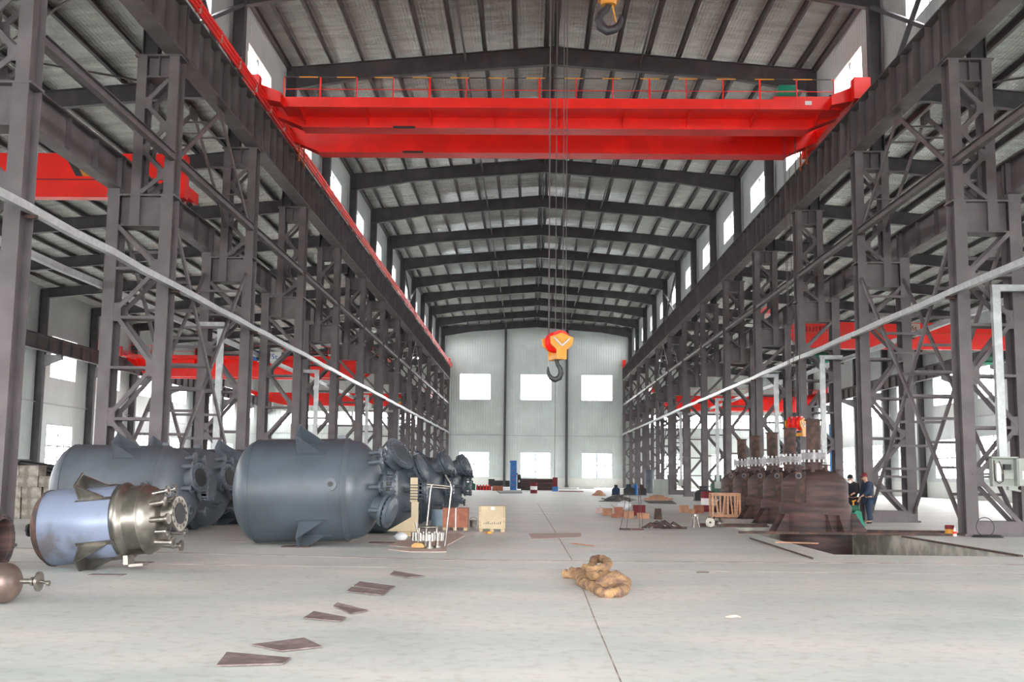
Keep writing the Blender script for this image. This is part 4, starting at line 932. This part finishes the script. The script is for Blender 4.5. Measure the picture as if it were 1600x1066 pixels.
r=thing('pump_machine','teal green machine with a dark motor in front of the masked worker','machine',(m_.x+.02,m_.y-.3,0)); r.scale=(.85,.85,.85)
b=MB(); b.box(-.18,.3,-.2,.2,0,.12); b.prism([(-.15,.12),(.26,.12),(.2,.55),(0,.6),(-.15,.4)],-.18,.18); b.build('body','green',r)
b=MB(); b.cyl((-.16,0,.66),(.14,0,.66),.13,16); b.build('motor','dgreen',r)
b=MB(); b.cyl((-.05,0,.78),(-.05,0,.95),.03,8); b.cyl((-.1,-.02,.93),(.05,.0,.97),.025,8); b.build('handle','yellow',r)
# ================================================================== FLOOR ITEMS
def crate(name,label,cx,cy,w,d,h,m,z0=0,rz=0,extra=None,group=None):
    r=thing(name,label,'crate',(cx,cy,z0),rz,group)
    b=MB(); b.box(-w/2,w/2,-d/2,d/2,.08,h); b.build('box',m,r)
    for x in (-w/2+.06,0,w/2-.06):
        b=MB(); b.box(x-.05,x+.05,-d/2,d/2,0,.08); b.build('skid','wood',r)
    return r
p0=fl(748,831); p1=fl(789,831); w=p1.x-p0.x
r=crate('shipping_crate','cream plywood shipping crate standing alone in the nave','',0,.7,.6,.66,'cream') if False else crate('shipping_crate','cream plywood shipping crate standing alone right of the orange crate',(p0.x+p1.x)/2-.0,p0.y+.3,w,.62,.68,'cream')
for x in (-w/2+.03,w/2-.03): b=MB(); b.box(x-.03,x+.03,-.325,-.31,.08,.68); b.build('batten','wood',r)
b=MB(); b.box(-.03,.07,-.315,-.311,.58,.66); b.build('paper_label','white',r)
b=MB(); 
for i in range(9): b.box(-.22+i*.055,-.2+i*.055,-.313,-.311,.2,.23+.02*(i%3))
b.build('stencil_marks','rag',r)
b=MB(); b.cyl((0,0,.0),(0,0,.06),.08,14); tag(b.build('tape_roll','yellow',loc=(fl(764,834).x,fl(764,834).y-.02,0)),'small yellow roll on the floor in front of the cream crate','roll')
p0=fl(691,829); p1=fl(731,829); w=p1.x-p0.x
r=crate('shipping_crate','orange brown plywood crate beside the bright steel handle frame',(p0.x+p1.x)/2,p0.y+.32,w,.6,.6,'owood')
b=MB(); b.box(-.0,.03,-.306,-.3,.0,.6); b.box(0,.03,-.3,.3,.6,.606); b.build('strap','white',r)
b=MB(); b.cyl((0,0,0),(0,0,.45),.17,20); b.cyl((0,0,.45),(0,0,.47),.18,20); q_=fl(682,822); tag(b.build('plastic_drum',mat('pale_blue_plastic',(130,155,170),.5),loc=(q_.x,q_.y+.2,0)),'pale blue grey plastic drum half hidden by the orange crate','drum')
q_=fl(739,824); r=thing('kettle','small stainless bucket on the floor right of the orange crate','bucket',(q_.x,q_.y+.1,0))
b=MB(); b.lathe([[(0,.001),(0,.09)],[(0,.09),(.2,.11)],[(.2,.11),(.2,.1)]],'Z',18); b.build('body','stain',r); b=MB(); b.tube([(-.11,0,.19),(-.08,0,.26),(0,0,.29),(.08,0,.26),(.11,0,.19)],.008,6); b.build('handle','stain',r)
# cream stand with coil
q_=fl(640,838); r=thing('timber_stand','tall cream timber board standing on a pallet behind the front grey vessel','timber stand',(q_.x,q_.y+.3,0))
b=MB(); b.box(-.3,.15,-.25,.3,.0,.1); b.build('pallet','wood',r); b=MB(); b.box(.0,.17,-.05,.05,.1,.82); b.build('lower_post','cream',r)
b=MB(); b.box(-.04,.14,0,.06,.82,1.42); b.build('upper_post','cream',r); b=MB(); b.prism([(-.6,.1),(.0,.1),(.0,.45)],-.02,.02); b.build('side_board','cream',r)
b=MB()
for i in range(6): b.box(-.06,.16,-.03,0,.88+i*.07,.9+i*.07)
b.build('spacer_bars','hook',r)
q_=fl(626,845); b=MB(); b.M=Matrix.Diagonal((1.2,1,.8,1)); b.lathe([[(0,.001),(.02,.09),(.12,.13),(.2,.09),(.24,.001)]],'Z',16); tag(b.build('plastic_bag','plastic',loc=(q_.x,q_.y+.05,0)),'crumpled white plastic bundle on the floor below the tilted grey flange','bag')
# boards on the floor
def plate_px(pts,name,label,m,h=.012,cat='plate',z=0):
    P=[fl(*p) for p in pts]; c=sum(P,Vector())/len(P); b=MB(); b.prism([(p.x-c.x,p.y-c.y) for p in P],0,h,'XY'); o=b.build(name,m,loc=(c.x,c.y,z)); return tag(o,label,cat)
plate_px([(622,846),(716,833),(726,838),(684,861),(608,853)][::-1],'floor_board','larger pinkish board on the floor under the bright bolted flange','pinkboard',.015,'board')
plate_px([(607,859),(700,852),(697,863),(640,863)][::-1],'floor_board','narrow pinkish board on the floor, in front of the larger one','pinkboard',.012,'board')
for pts,lab in (([(393,1010),(475,1005),(503,1013),(440,1020)],'thin pointed scrap plate on the near floor, just beyond the nearest one'),
                ([(338,1043),(354,1028),(455,1031),(442,1040)],'nearest thin scrap plate on the floor, at the lower left'),
                ([(474,968),(490,962),(541,967),(532,973)],'thin grey scrap plate just left of the dark sliver'),
                ([(521,949),(527,948),(575,956),(548,961)],'dark thin scrap sliver right of the middle scrap plate'),
                ([(541,926),(549,923),(607,926),(598,932)],'thin scrap plate lying just before the widest one of the far pair'),
                ([(553,917),(562,914),(617,918),(606,925)],'widest thin scrap plate of the far pair on the floor'),
                ([(609,899),(616,897),(664,902),(636,904)],'farthest thin scrap plate of the scattered line on the floor')):
    P=[fl(*p) for p in pts]; c=sum(P,Vector())/4; b=MB(); n=4
    vs=[(p.x-c.x,p.y-c.y,.006+.03*(k in (1,))) for k,p in enumerate(P)]; vs+= [(v[0],v[1],v[2]+.012) for v in vs]
    b.add(vs,[(0,3,2,1),(4,5,6,7)]+[(i,(i+1)%4,4+(i+1)%4,4+i) for i in range(4)])
    o=b.build('scrap_plate','darkplate',loc=(c.x,c.y,0)); tag(o,lab,'plate')
plate_px([(826,834),(908,833),(908,840),(832,843)][::-1],'floor_sheet','faint pinkish cardboard sheet flat on the floor in mid nave','pinkboard',.006,'sheet')
a_=fl(893,850); c_=fl(928,854); b=MB(); b.bar((a_.x,a_.y,.012),(c_.x,c_.y,.012),.05,.02); tag(b.build('timber_strip','card'),'thin brown strip on the floor beyond the yellow sling','timber')
q_=fl(1146,966); b=MB(); b.tube([(-.08,.02,.01),(-.02,-.02,.02),(.03,.03,.02),(.08,-.01,.01)],[.008,.02,.018,.006],6); tag(b.build('paper_scrap','pinkboard',loc=(q_.x,q_.y,0)),'small crumpled pinkish scrap alone on the right foreground floor','scrap')
q_=fl(1098,895); b=MB(); b.box(-.1,.1,-.012,.012,0,.012); tag(b.build('bolt','rust2',loc=(q_.x,q_.y,0)),'tiny dark rod scrap beside the floor joint, right of the sling','scrap')
# bolted stainless flange with handle frame
q_=fl(667,858); r=thing('agitator_cover','bright stainless bolted flange with short legs standing on the pinkish board','flange',(q_.x,q_.y+.15,.015))
R=.3; b=MB(); b.lathe([[(.16,.1),(.16,R)],[(.16,R),(.28,R)],[(.28,R),(.28,.1)]],'Z',30)
for i in range(16): a=2*PI*i/16; b.cyl((R*1.04*math.cos(a),R*1.04*math.sin(a),.15),(R*1.04*math.cos(a),R*1.04*math.sin(a),.31),.035,8)
b.build('bolted_ring','stainb',r)
for a in (.3,1.9,3.4,5.0):
    b=MB(); b.cyl((.2*math.cos(a),.2*math.sin(a),.0),(.2*math.cos(a),.2*math.sin(a),.17),.04,10); b.cyl((.2*math.cos(a),.2*math.sin(a),.0),(.2*math.cos(a),.2*math.sin(a),.04),.08,12); b.build('leg','stain',r)
b=MB(); b.lathe([[(.4,.18),(.42,.2),(.44,.18)]],'Z',24); b.cyl((-.18,0,.26),(-.18,0,.42),.02,8); b.cyl((.18,0,.26),(.18,0,.42),.02,8); b.cyl((-.2,0,.26),(-.26,0,.52),.02,8); b.build('upper_ring','stain',r)
q2=fl(675,846); r=thing('handle_frame','tall bent stainless tube frame standing upright behind the bolted flange','tube frame',(q_.x+.12,q_.y+.55,0))
b=MB(); b.tube([(-.22,0,0),(-.12,0,1.15),(-.1,0,1.28),(-.05,0,1.3)],.02,8); b.build('tube','stainb',r)
b=MB(); b.tube([(.2,0,0),(.32,0,1.2),(.3,0,1.33),(.18,.1,1.5)],.02,8); b.build('tube','stainb',r)
b=MB(); b.tube([(-.2,0,1.3),(.3,.02,1.26)],.02,8); b.tube([(-.2,0,1.25),(.25,.02,1.22)],.012,8); b.build('cross_tube','stain',r)
q3=fl(655,858); b=MB(); b.box(-.13,.13,-.08,.08,0,.05); b.prism([(-.13,.05),(.13,.05),(.08,.09),(-.06,.1)],-.08,.08); tag(b.build('wood_block',mat('yellow_timber',(180,142,88),.7),loc=(q3.x-.02,q3.y-.02,.03)),'yellow wooden block under the edge of the bright bolted flange','block')
# yellow sling
def px(z): return [fl(860+x/11.43,870+y/11.43) for x,y in z]
def smooth(P,n=5):
    out=[]; m=len(P)
    for i in range(m-1):
        a=P[max(i-1,0)]; b_=P[i]; c=P[i+1]; d=P[min(i+2,m-1)]
        for k in range(n):
            t=k/n; out.append(.5*((2*b_)+(c-a)*t+(2*a-5*b_+4*c-d)*t*t+(3*b_-a-3*c+d)*t**3))
    return out+[P[-1]]
r=thing('lifting_sling','dirty yellow cloth lifting sling lying twisted on the foreground floor','sling',(1.0,16.0,0))
path1=px([(240,385),(400,400),(520,420),(570,540),(700,590),(820,640),(900,720),(1120,735),(1290,690),(1230,560),(1120,420),(980,400),(800,430),(650,420),(520,350),(340,340)])
path2=px([(600,340),(740,320),(760,260),(860,240),(1010,300),(1040,370),(930,400),(780,400),(640,400)])
rnd=random.Random(5)
for pth,zz,rr in ((path1,.058,.066),(path2,.1,.06)):
    S=smooth(pth,5); n=len(S)
    pts=[(p.x-1.0+rnd.uniform(-.01,.01),p.y-16.0,zz+(.09*math.sin(i/n*PI) if zz>.09 else 0)+rnd.uniform(-.006,.006)) for i,p in enumerate(S)]
    b=MB(); b.tube(pts,[rr*(1+.16*math.sin(i*1.9)+rnd.uniform(-.08,.08)) for i in range(n)],12); b.build('sling_strand','sling',r)
p_=px([(1180,640)])[0]; b=MB(); b.tube([(p_.x-1.3,p_.y-16.02,.06),(p_.x-1.15,p_.y-15.95,.12),(p_.x-1.0,p_.y-15.85,.15),(p_.x-.88,p_.y-15.95,.1),(p_.x-.86,p_.y-16.1,.05)],[.04,.1,.13,.1,.03],12); b.build('knot','sling',r)
# drums, crates, boxes on the right
def drum(label,x,y,sc=1.0,cols=('maroon','white','maroon')):
    r=thing('oil_drum',label,'drum',(x,y,0)); h=.88*sc; R=.29*sc
    z=0
    for i,cn in enumerate(cols):
        b=MB(); z1=h*(i+1)/3; b.lathe([[(z,R),(z+(z1-z)*.08,R*1.02),(z+(z1-z)*.92,R*1.0),(z1,R*1.02)]]+([[(h,R),(h-.02,R-.02)],[(h-.02,R-.02),(h-.02,.001)]] if i==2 else [[(0,.001),(0,R)]] if i==0 else []),'Z',28); b.build('drum_band',cn,r); z=z1
    return r
q_=fl(1107,800); drum('red and white banded steel drum behind the slatted wooden crate',q_.x,q_.y+.2,1.0)
q_=fl(834,771); drum('far red and white banded steel drum in the middle of the nave',q_.x,q_.y,1.0)
q_=fl(1135,810); r=thing('slatted_crate','open slatted wooden crate standing left of the rusted vessels','crate',(q_.x,q_.y+.3,0)); 
for z,y in ((.04,-.3),(.04,.3),(.82,-.3),(.82,.3)):
    b=MB(); b.box(-.53,.53,y-.03,y+.03,z,z+.09); b.build('rail','slat',r)
for x in (-.5,.06,.5):
    for y in (-.3,.3): b=MB(); b.box(x-.035,x+.035,y-.045,y+.045,.0,.92); b.build('post','slat',r)
for (x0,x1) in ((-.4,-.3),(-.22,-.22),(-.04,-.14),(.16,.24),(.32,.32),(.44,.38)):
    b=MB(); b.bar((x0,-.3,.84),(x1,-.3,.1),.06,.04,(0,1,0)); b.build('slat','slat',r)
for y in (-.2,0,.2): b=MB(); b.box(-.53,.53,y-.05,y+.05,.9,.93); b.build('top_board','slat',r)
b=MB(); b.box(-.53,.53,-.28,.28,.03,.05); b.build('bottom_board','slat',r)
def carton(label,x0,x1,yb,yt,m='card',group=None,flap=False,depth=.4,name='carton',cat='box'):
    a=fl(x0,yb); c=fl(x1,yb); w=c.x-a.x; h=(yb-yt)*a.y/FPX; r=thing(name,label,cat,((a.x+c.x)/2,a.y+depth/2,0),random.uniform(-.12,.12) if flap else 0,group)
    b=MB(); b.box(-w/2,w/2,-depth/2,depth/2,0,h*.92); b.build('body',m,r)
    b=MB(); b.box(-w/2-.004,w/2+.004,-depth/2-.004,depth/2+.004,h*.92,h); b.build('lid',m,r)
    if flap: b=MB(); b.bar((-w/2,-.0,h),(-w/2-.12,0,h+.1),depth,.01); b.build('flap',m,r)
    return r
g='small cartons left of the drum'
carton('left one of three small cartons before the red and white drum',1063,1076,801,790,group=g); carton('middle, lowest one of three small cartons before the red and white drum',1077,1085,803,796,'card',g,depth=.25)
carton('right, widest one of three small cartons before the red and white drum',1086,1099,802,790,'owood',g)
g='cartons heaped in mid nave'
carton('pale carton at the left end of the carton heap',932,941,802,794,'pinkboard',g); carton('brown open carton second in the carton heap',942,957,806,795,'card',g,True)
carton('orange brown carton with raised flap in the carton heap',960,974,807,793,'owood',g,True); carton('low reddish carton in front of the carton heap',956,970,809,804,'owood',g,depth=.2)
carton('greenish brown carton in the middle of the carton heap',975,990,810,799,'card',g); carton('tall red carton in the carton heap',990,1008,806,790,'maroon',g)
carton('pale brown carton in front of the tall red carton',996,1014,811,802,'card',g,depth=.3)
q_=fl(979,797); b=MB(); b.M=Matrix.Diagonal((1.3,1,1,1)); b.lathe([[(0,.001),(.05,.2),(.22,.25),(.34,.14),(.4,.001)]],'Z',14); tag(b.build('plastic_bag','plastic',loc=(q_.x,q_.y+1.2,0)),'white plastic bag behind the carton heap','bag')
q_=fl(1029,812); r=thing('metal_bucket','upside down grey brown metal bucket right of the carton heap','bucket',(q_.x,q_.y+.15,0)); b=MB(); b.lathe([[(0,.15),(.38,.115)],[(.38,.115),(.38,.001)]],'Z',20); b.build('body','rust2',r); b=MB(); b.lathe([[(.0,.155),(.03,.155)]],'Z',20); b.build('rim','rust',r)
# spreader frame with wire slings
a_=fl(968,828); c_=fl(1007,829); r=thing('lifting_beam','small flat steel frame on the floor with thin wire loops standing above it','lifting frame',((a_.x+c_.x)/2,a_.y,0)); w=(c_.x-a_.x)
for x0,x1 in ((-w/2,-w/2+.32),(w/2-.34,w/2)): b=MB(); b.box(x0,x1,-.1,.1,0,.04); b.build('flat_bar','rust2',r)
for x0,x1,zt in ((-w/2+.02,-w/2+.2,1.05),(-w/2+.2,-w/2+.3,1.05),(w/2-.12,w/2-.16,1.3),(w/2-.03,w/2-.12,1.3)):
    b=MB(); b.tube([(x0,0,.03),((x0+x1)/2+.01,0,zt*.5),(x1,0,zt)],.008,5); b.build('wire_sling','rust',r)
b=MB(); rnd=random.Random(9); q_=fl(1040,827)
for i in range(14):
    x=rnd.uniform(-.4,.35); b.tube([(x-.25,rnd.uniform(-.15,.15),.03),(x,rnd.uniform(-.1,.1),rnd.uniform(.1,.26)),(x+.28,rnd.uniform(-.15,.15),.03)],.022,6)
tag(b.build('chain_heap','rust',loc=(q_.x-.05,q_.y+.1,0)),'dark tangled heap of chain slings on the floor right of the wire loops','chain',kind='stuff')
b=MB(); b.box(-.1,.65,-.05,.05,0,.07); tag(b.build('steel_bar','rust',loc=(q_.x,q_.y+.22,0)),'short dark steel bar sticking out of the chain heap to the right','steel bar')
q_=fl(1087,825); r=thing('stainless_stand','small stainless tripod stand left of the bright bolted fittings','stand',(q_.x,q_.y+.1,0))
for a in (0,2.1,4.2): b=MB(); b.cyl((.13*math.cos(a),.13*math.sin(a),.0),(.05*math.cos(a),.05*math.sin(a),.34),.035,8); b.build('leg','stain',r)
b=MB(); b.cyl((0,0,.34),(0,0,.4),.1,16); b.build('top_plate','stainb',r)
q_=fl(1110,825)
for i,(dx,dy,dz,rr,w) in enumerate(((0,0,.14,.14,'front'),(.18,.2,.13,.13,'right'),(.02,.25,.13,.12,'back'),(.32,.1,.11,.11,'far right'))):
    r=thing('bolted_fitting','bright stainless bolted fitting, the %s one of the little pile by the bars'%w,'fitting',(q_.x+dx,q_.y+dy,0),group='bright bolted fittings')
    b=MB(); b.M=Matrix.Translation((0,0,rr+.02)) @ Matrix.Rotation(.5*i-.3,4,'Z'); b.lathe([[(-.03,.03),(-.03,rr)],[(-.03,rr),(.03,rr)],[(.03,rr),(.03,.03)]],'Y',20)
    for k in range(8): a=2*PI*k/8; b.cyl((rr*.8*math.cos(a),-.07,rr*.8*math.sin(a)),(rr*.8*math.cos(a),.07,rr*.8*math.sin(a)),.022,6)
    b.build('flange','stain',r)
    b=MB(); b.cyl((0,.03,rr+.02),(0,.2,rr+.16),.045,10); b.build('neck','stain',r)
# farther right: cabinet, tank, machines, planks
a_=fl(1020,775); c_=fl(1043,775)
r=thing('control_cabinet','pale grey green control cabinet standing before the far right columns','cabinet',((a_.x+c_.x)/2,a_.y,0)); b=MB(); b.box(-.58,.58,-.25,.25,0,1.3); b.build('body','cabinet',r); b=MB(); b.box(-.55,-.01,-.27,-.25,.05,1.26); b.build('door','cabinet',r); b=MB(); b.box(.01,.55,-.27,-.25,.05,1.26); b.build('door','cabinet',r)
q_=fl(1015,771); r=thing('storage_tank','tall grey blue cylindrical tank behind the pale control cabinet','tank',(q_.x,q_.y,0)); b=MB(); b.lathe([[(0,.001),(0,.42)],[(0,.42),(1.95,.42),(2.1,.3),(2.15,.001)]],'Z',24); b.build('shell','gvessel2',r); b=MB(); b.cyl((0,0,2.1),(0,0,2.4),.08,10); b.cyl((.25,0,1.9),(.25,0,2.3),.05,8); b.build('valve','steel',r)
def machine(label,x0,x1,yb,yt,m,name='machine',m2='steel_dark',kind=0):
    a=fl(x0,yb); c=fl(x1,yb); w=c.x-a.x; h=(yb-yt)*a.y/FPX; r=thing(name,label,'machine',((a.x+c.x)/2,a.y+.3,0))
    b=MB(); b.prism([(-w/2,.0),(w/2,.0),(w/2,h*.6),(w*.3,h*.72),(-w*.3,h*.72),(-w/2,h*.55)],-.3,.3); b.build('body',m,r)
    b=MB(); b.cyl((-w*.22,0,h*.8),(w*.22,0,h*.8),h*.2,14); b.build('motor',m2,r)
    b=MB(); b.box(-w/2-.04,w/2+.04,-.34,.34,0,.06); b.build('skid','steel_dark',r)
    return r
machine('black boxy machine standing left of the rusted vessels',1086,1112,783,760,'black')
machine('dark green machine partly hidden by the last rusted vessels',1112,1132,776,742,'dgreen',m2='dgreen')
machine('dark green compressor far down the nave, left of the blue machine',729,743,766,751,'dgreen',m2='dgreen')
machine('dark machine with blue parts beside the far right columns, left one',957,968,774,758,'clothn',m2='black')
machine('dark machine beside the far right columns, right one',975,990,774,757,'black',m2='clothn')
machine('black welding machine in front of the grey blue tank',996,1009,774,758,'black',m2='rust')
q_=fl(993,774); r=thing('gas_cylinder','small blue gas cylinder between the dark machines','cylinder',(q_.x,q_.y,0)); b=MB(); b.lathe([[(0,.001),(0,.2)],[(0,.2),(.75,.2),(.88,.08),(.95,.05)]],'Z',18); b.build('body','blue',r); b=MB(); b.cyl((0,0,.92),(0,0,1.02),.05,8); b.build('valve','hook',r)
def mound(name,label,x0,x1,yb,yt,m,cat,seed,n=9,mk='pl'):
    a=fl(x0,yb); c=fl(x1,yb); w=c.x-a.x; h=(yb-yt)*a.y/FPX; rnd=random.Random(seed); b=MB(); X=(a.x+c.x)/2
    for i in range(n):
        t=i/(n-1); cx=-w/2+w*t; b.M=Matrix.Translation((cx*.7,rnd.uniform(-.3,.5),.02+h*.5*math.sin(t*PI)*rnd.uniform(.3,1)))@Matrix.Rotation(rnd.uniform(-.5,.5),4,'Z')@Matrix.Rotation(rnd.uniform(-.22,.22),4,'Y'); l=w*.22
        b.box(-l,l,-.14,.14,0,.05)
    b.M=Matrix.Identity(4); b.M=Matrix.Diagonal((w*.42,.6,h*.7,1)); b.lathe([[(0,1),(.3,.93),(.6,.75),(.9,.4),(1,.001)]],'Z',14)
    return tag(b.build(name,m,loc=(X,a.y+.6,0)),label,cat,kind='stuff')
mound('tarpaulin_heap','grey heap of sheeting and scrap before the dark machines',940,990,784,770,'rag','heap',1)
mound('timber_heap','pinkish brown heap of broken timber in front of the pale cabinet',1008,1048,782,770,'card','heap',2)
plate_px([(1006,783),(1050,783),(1058,788),(1014,787)][::-1],'steel_sheet','dark thin steel sheet flat before the broken timber heap','steel_dark',.02,'sheet')
mound('scrap_heap','small mixed heap of cartons and scrap at the far right end of the nave',927,946,775,762,'card','heap',3)
# far centre
def fbox(name,label,x0,x1,yb,yt,m,cat,depth=.6,parts=None):
    a=fl(x0,yb); c=fl(x1,yb); w=c.x-a.x; h=(yb-yt)*a.y/FPX; r=thing(name,label,cat,((a.x+c.x)/2,a.y+depth/2,0))
    b=MB(); b.box(-w/2,w/2,-depth/2,depth/2,0,h); b.build('body',m,r); return r,w,h
r,w,h=fbox('column_press','tall blue machine column standing near the end wall',797,807,766,720.5,'blue','machine',.6)
for z in (.5,1.0,1.45,1.9): b=MB(); b.cyl((0,-.31,z),(0,-.33,z),.06,10); b.build('red_knob','red',r)
b=MB(); b.box(-w/2-.08,w/2,-.2,.2,h-.2,h-.05); b.cyl((w/2,0,1.6),(w/2+.12,0,1.6),.09,10); b.build('side_fitting','steel_dark',r)
r,w,h=fbox('black_cabinet','narrow black frame right beside the blue machine column',808,814,764,742,'black','frame',.4); b=MB(); b.box(-.08,.08,-.21,-.2,.7,.95); b.build('dial_plate','white',r)
r,w,h=fbox('steel_girder','long dark steel girder lying near the end wall, right of the blue machine',814,863,766,749,'rust','girder',1.0); b=MB(); b.box(-w/2-.03,w/2+.03,-.55,.55,h,h+.04); b.build('top_flange','rust2',r)
r,w,h=fbox('steel_girder','dark stepped steel girder lying left of the blue machine',763,797,760.5,751,'black','girder',.8); b=MB(); b.box(-w/2,-w/2+.8,-.4,.4,h,h+.18); b.build('raised_block','black',r)
r,w,h=fbox('orange_chest','long orange brown chest on the floor left of the blue machine',769,786,767,760,'owood','chest',.6); b=MB(); b.box(-w/2,w/2,-.31,.31,h,h+.03); b.build('lid','owood',r)
r,w,h=fbox('red_rack','row of low red machine parts near the end wall',744,768,766,759.5,'maroon','machine parts',.5)
for i in range(5): b=MB(); b.box(-w/2+.05+i*w/5,-w/2+.18+i*w/5,-.26,-.2,0,h+.12); b.build('upright','red',r)
r,w,h=fbox('pedestal_machine','red machine on a blue base at the foot of the hanging line',863.5,871,768,746.5,'maroon','machine',.5); b=MB(); b.box(-w/2-.03,w/2+.05,-.27,.27,0,.45); b.build('base','blue',r)
plate_px([(776,768),(816,767),(816,771),(780,771)][::-1],'steel_sheet','dark steel sheets stacked flat below the blue machine','steel_dark',.06,'sheet')
r,w,h=fbox('steel_section','small dark red steel section on the floor right of the far grey vessel',717,721,775,767,'maroon','steel section',.3); b=MB(); b.box(-w/2-.03,w/2+.03,-.16,.16,h,h+.02); b.build('cap','rust',r)
a_=fl(873,768.5); b=MB(); b.box(0,2.3,-.05,.05,0,.08); tag(b.build('steel_bar','maroon',loc=(a_.x,a_.y,0)),'long thin dark red bar lying right of the hanging line near the end wall','steel bar')
for i,(x0,x1) in enumerate(((708,729),(873,900),(905,927))):
    a_=fl(x0,764); c_=fl(x1,764); b=MB(); 
    for j in range(4): b.box(0,c_.x-a_.x,j*.12-.04,j*.12+.04,.0,.06)
    for j in range(3): b.box(0,c_.x-a_.x,j*.12+.02,j*.12+.1,.06,.12)
    tag(b.build('bar_bundle','galv',loc=(a_.x,a_.y,0)),'bundle of pale steel bars along the end wall, %s one'%('left','middle','right')[i],'bar bundle')
# left: concrete blocks and pipe bundle
rnd=random.Random(11); x0=aty(8,760,34).x
k=0
for row in range(5):
    for c in range(3 if row<4 else 2):
        bw=.62; cx=x0+.35+c*.62+rnd.uniform(-.03,.03)-(.1 if row>2 else 0); z=row*.33
        b=MB(); 
        b.box(-.3,.3,-.28,.28,0,.325); o=b.build('concrete_block','concrete',loc=(cx,34+rnd.uniform(-.04,.04),z))
        tag(o,'rough concrete block stacked at the left, %s layer up, %s in it'%(ORD[row],('left','middle','right')[c]),'block','rough concrete blocks stacked at the left')
r0=None
for i in range(14):
    c=i%5; row=i//5; b=MB(); b.cyl((-2.2,0,0),(2.2,0,-.55),.07,12)
    if r0 is None: r0=b.build('black_pipe','black'); o=r0
    else: o=r0.copy(); COL.objects.link(o)
    o.location=(-15.2+.03*row,35.6+c*.15+(row%2)*.07,1.5-.13+row*.125+.2); tag(o,'black pipe sloping down behind the concrete blocks, %s of the %s layer'%(ORD[c],ORD[row]),'pipe','black pipes bundled behind the concrete blocks')
r=thing('pipe_trestle','dark steel trestle carrying the bundle of black pipes','trestle',(-15.2,35.9,0))
for x,zt in ((-1.5,1.87),(1.5,1.12)):
    b=MB(); b.box(x-.05,x+.05,-.5,.5,zt-.1-.02,zt-.02); b.build('cross_bar','steel_dark',r)
    for y in (-.45,.45): b=MB(); b.box(x-.04,x+.04,y-.04,y+.04,0,zt-.1); b.build('leg','steel_dark',r)
# blue upright and door in the right aisle
q_=fl(1293,760); r=thing('blue_banner_post','tall narrow blue upright behind the front rusted vessel','post',(15.75,57.0,0)); b=MB(); b.box(-.12,.12,-.1,.1,0.05,4.3); b.build('shaft','blue',r); b=MB(); b.box(-.25,.25,-.2,.2,0,.05); b.build('foot','steel_dark',r)
b=MB()
for i in range(6): b.box(-.04,.05,-.112,-.1,3.0+i*.18,3.1+i*.18)
b.build('white_marks','white',r)
d=thing('door_1',None,None,(XR-.06,96.8,0),kind='structure'); b=MB(); b.box(-.03,.03,-1.0,1.0,0,3.2); b.build('door_leaf','cabinet',d); b=MB(); b.box(-.06,.04,-1.12,-1.0,0,3.3); b.box(-.06,.04,1.0,1.12,0,3.3); b.box(-.06,.04,-1.12,1.12,3.2,3.32); b.build('door_frame','frame',d)
# outside building seen through the low end windows
r=thing('outside_building','pale two-storey building seen hazily through the low end-wall windows','building',(2,185,-.05))
b=MB(); b.box(-22,20,0,12,0,6.2); b.build('walls','bldg',r); b=MB(); b.box(-22.4,20.4,-.4,12.4,6.2,6.6); b.build('roof','bldg',r)
for i in range(11):
    for z in (1.0,3.9): b=MB(); b.box(-20.5+i*3.7,-18.9+i*3.7,-.05,0,z,z+1.3); b.build('window','bwin',r)
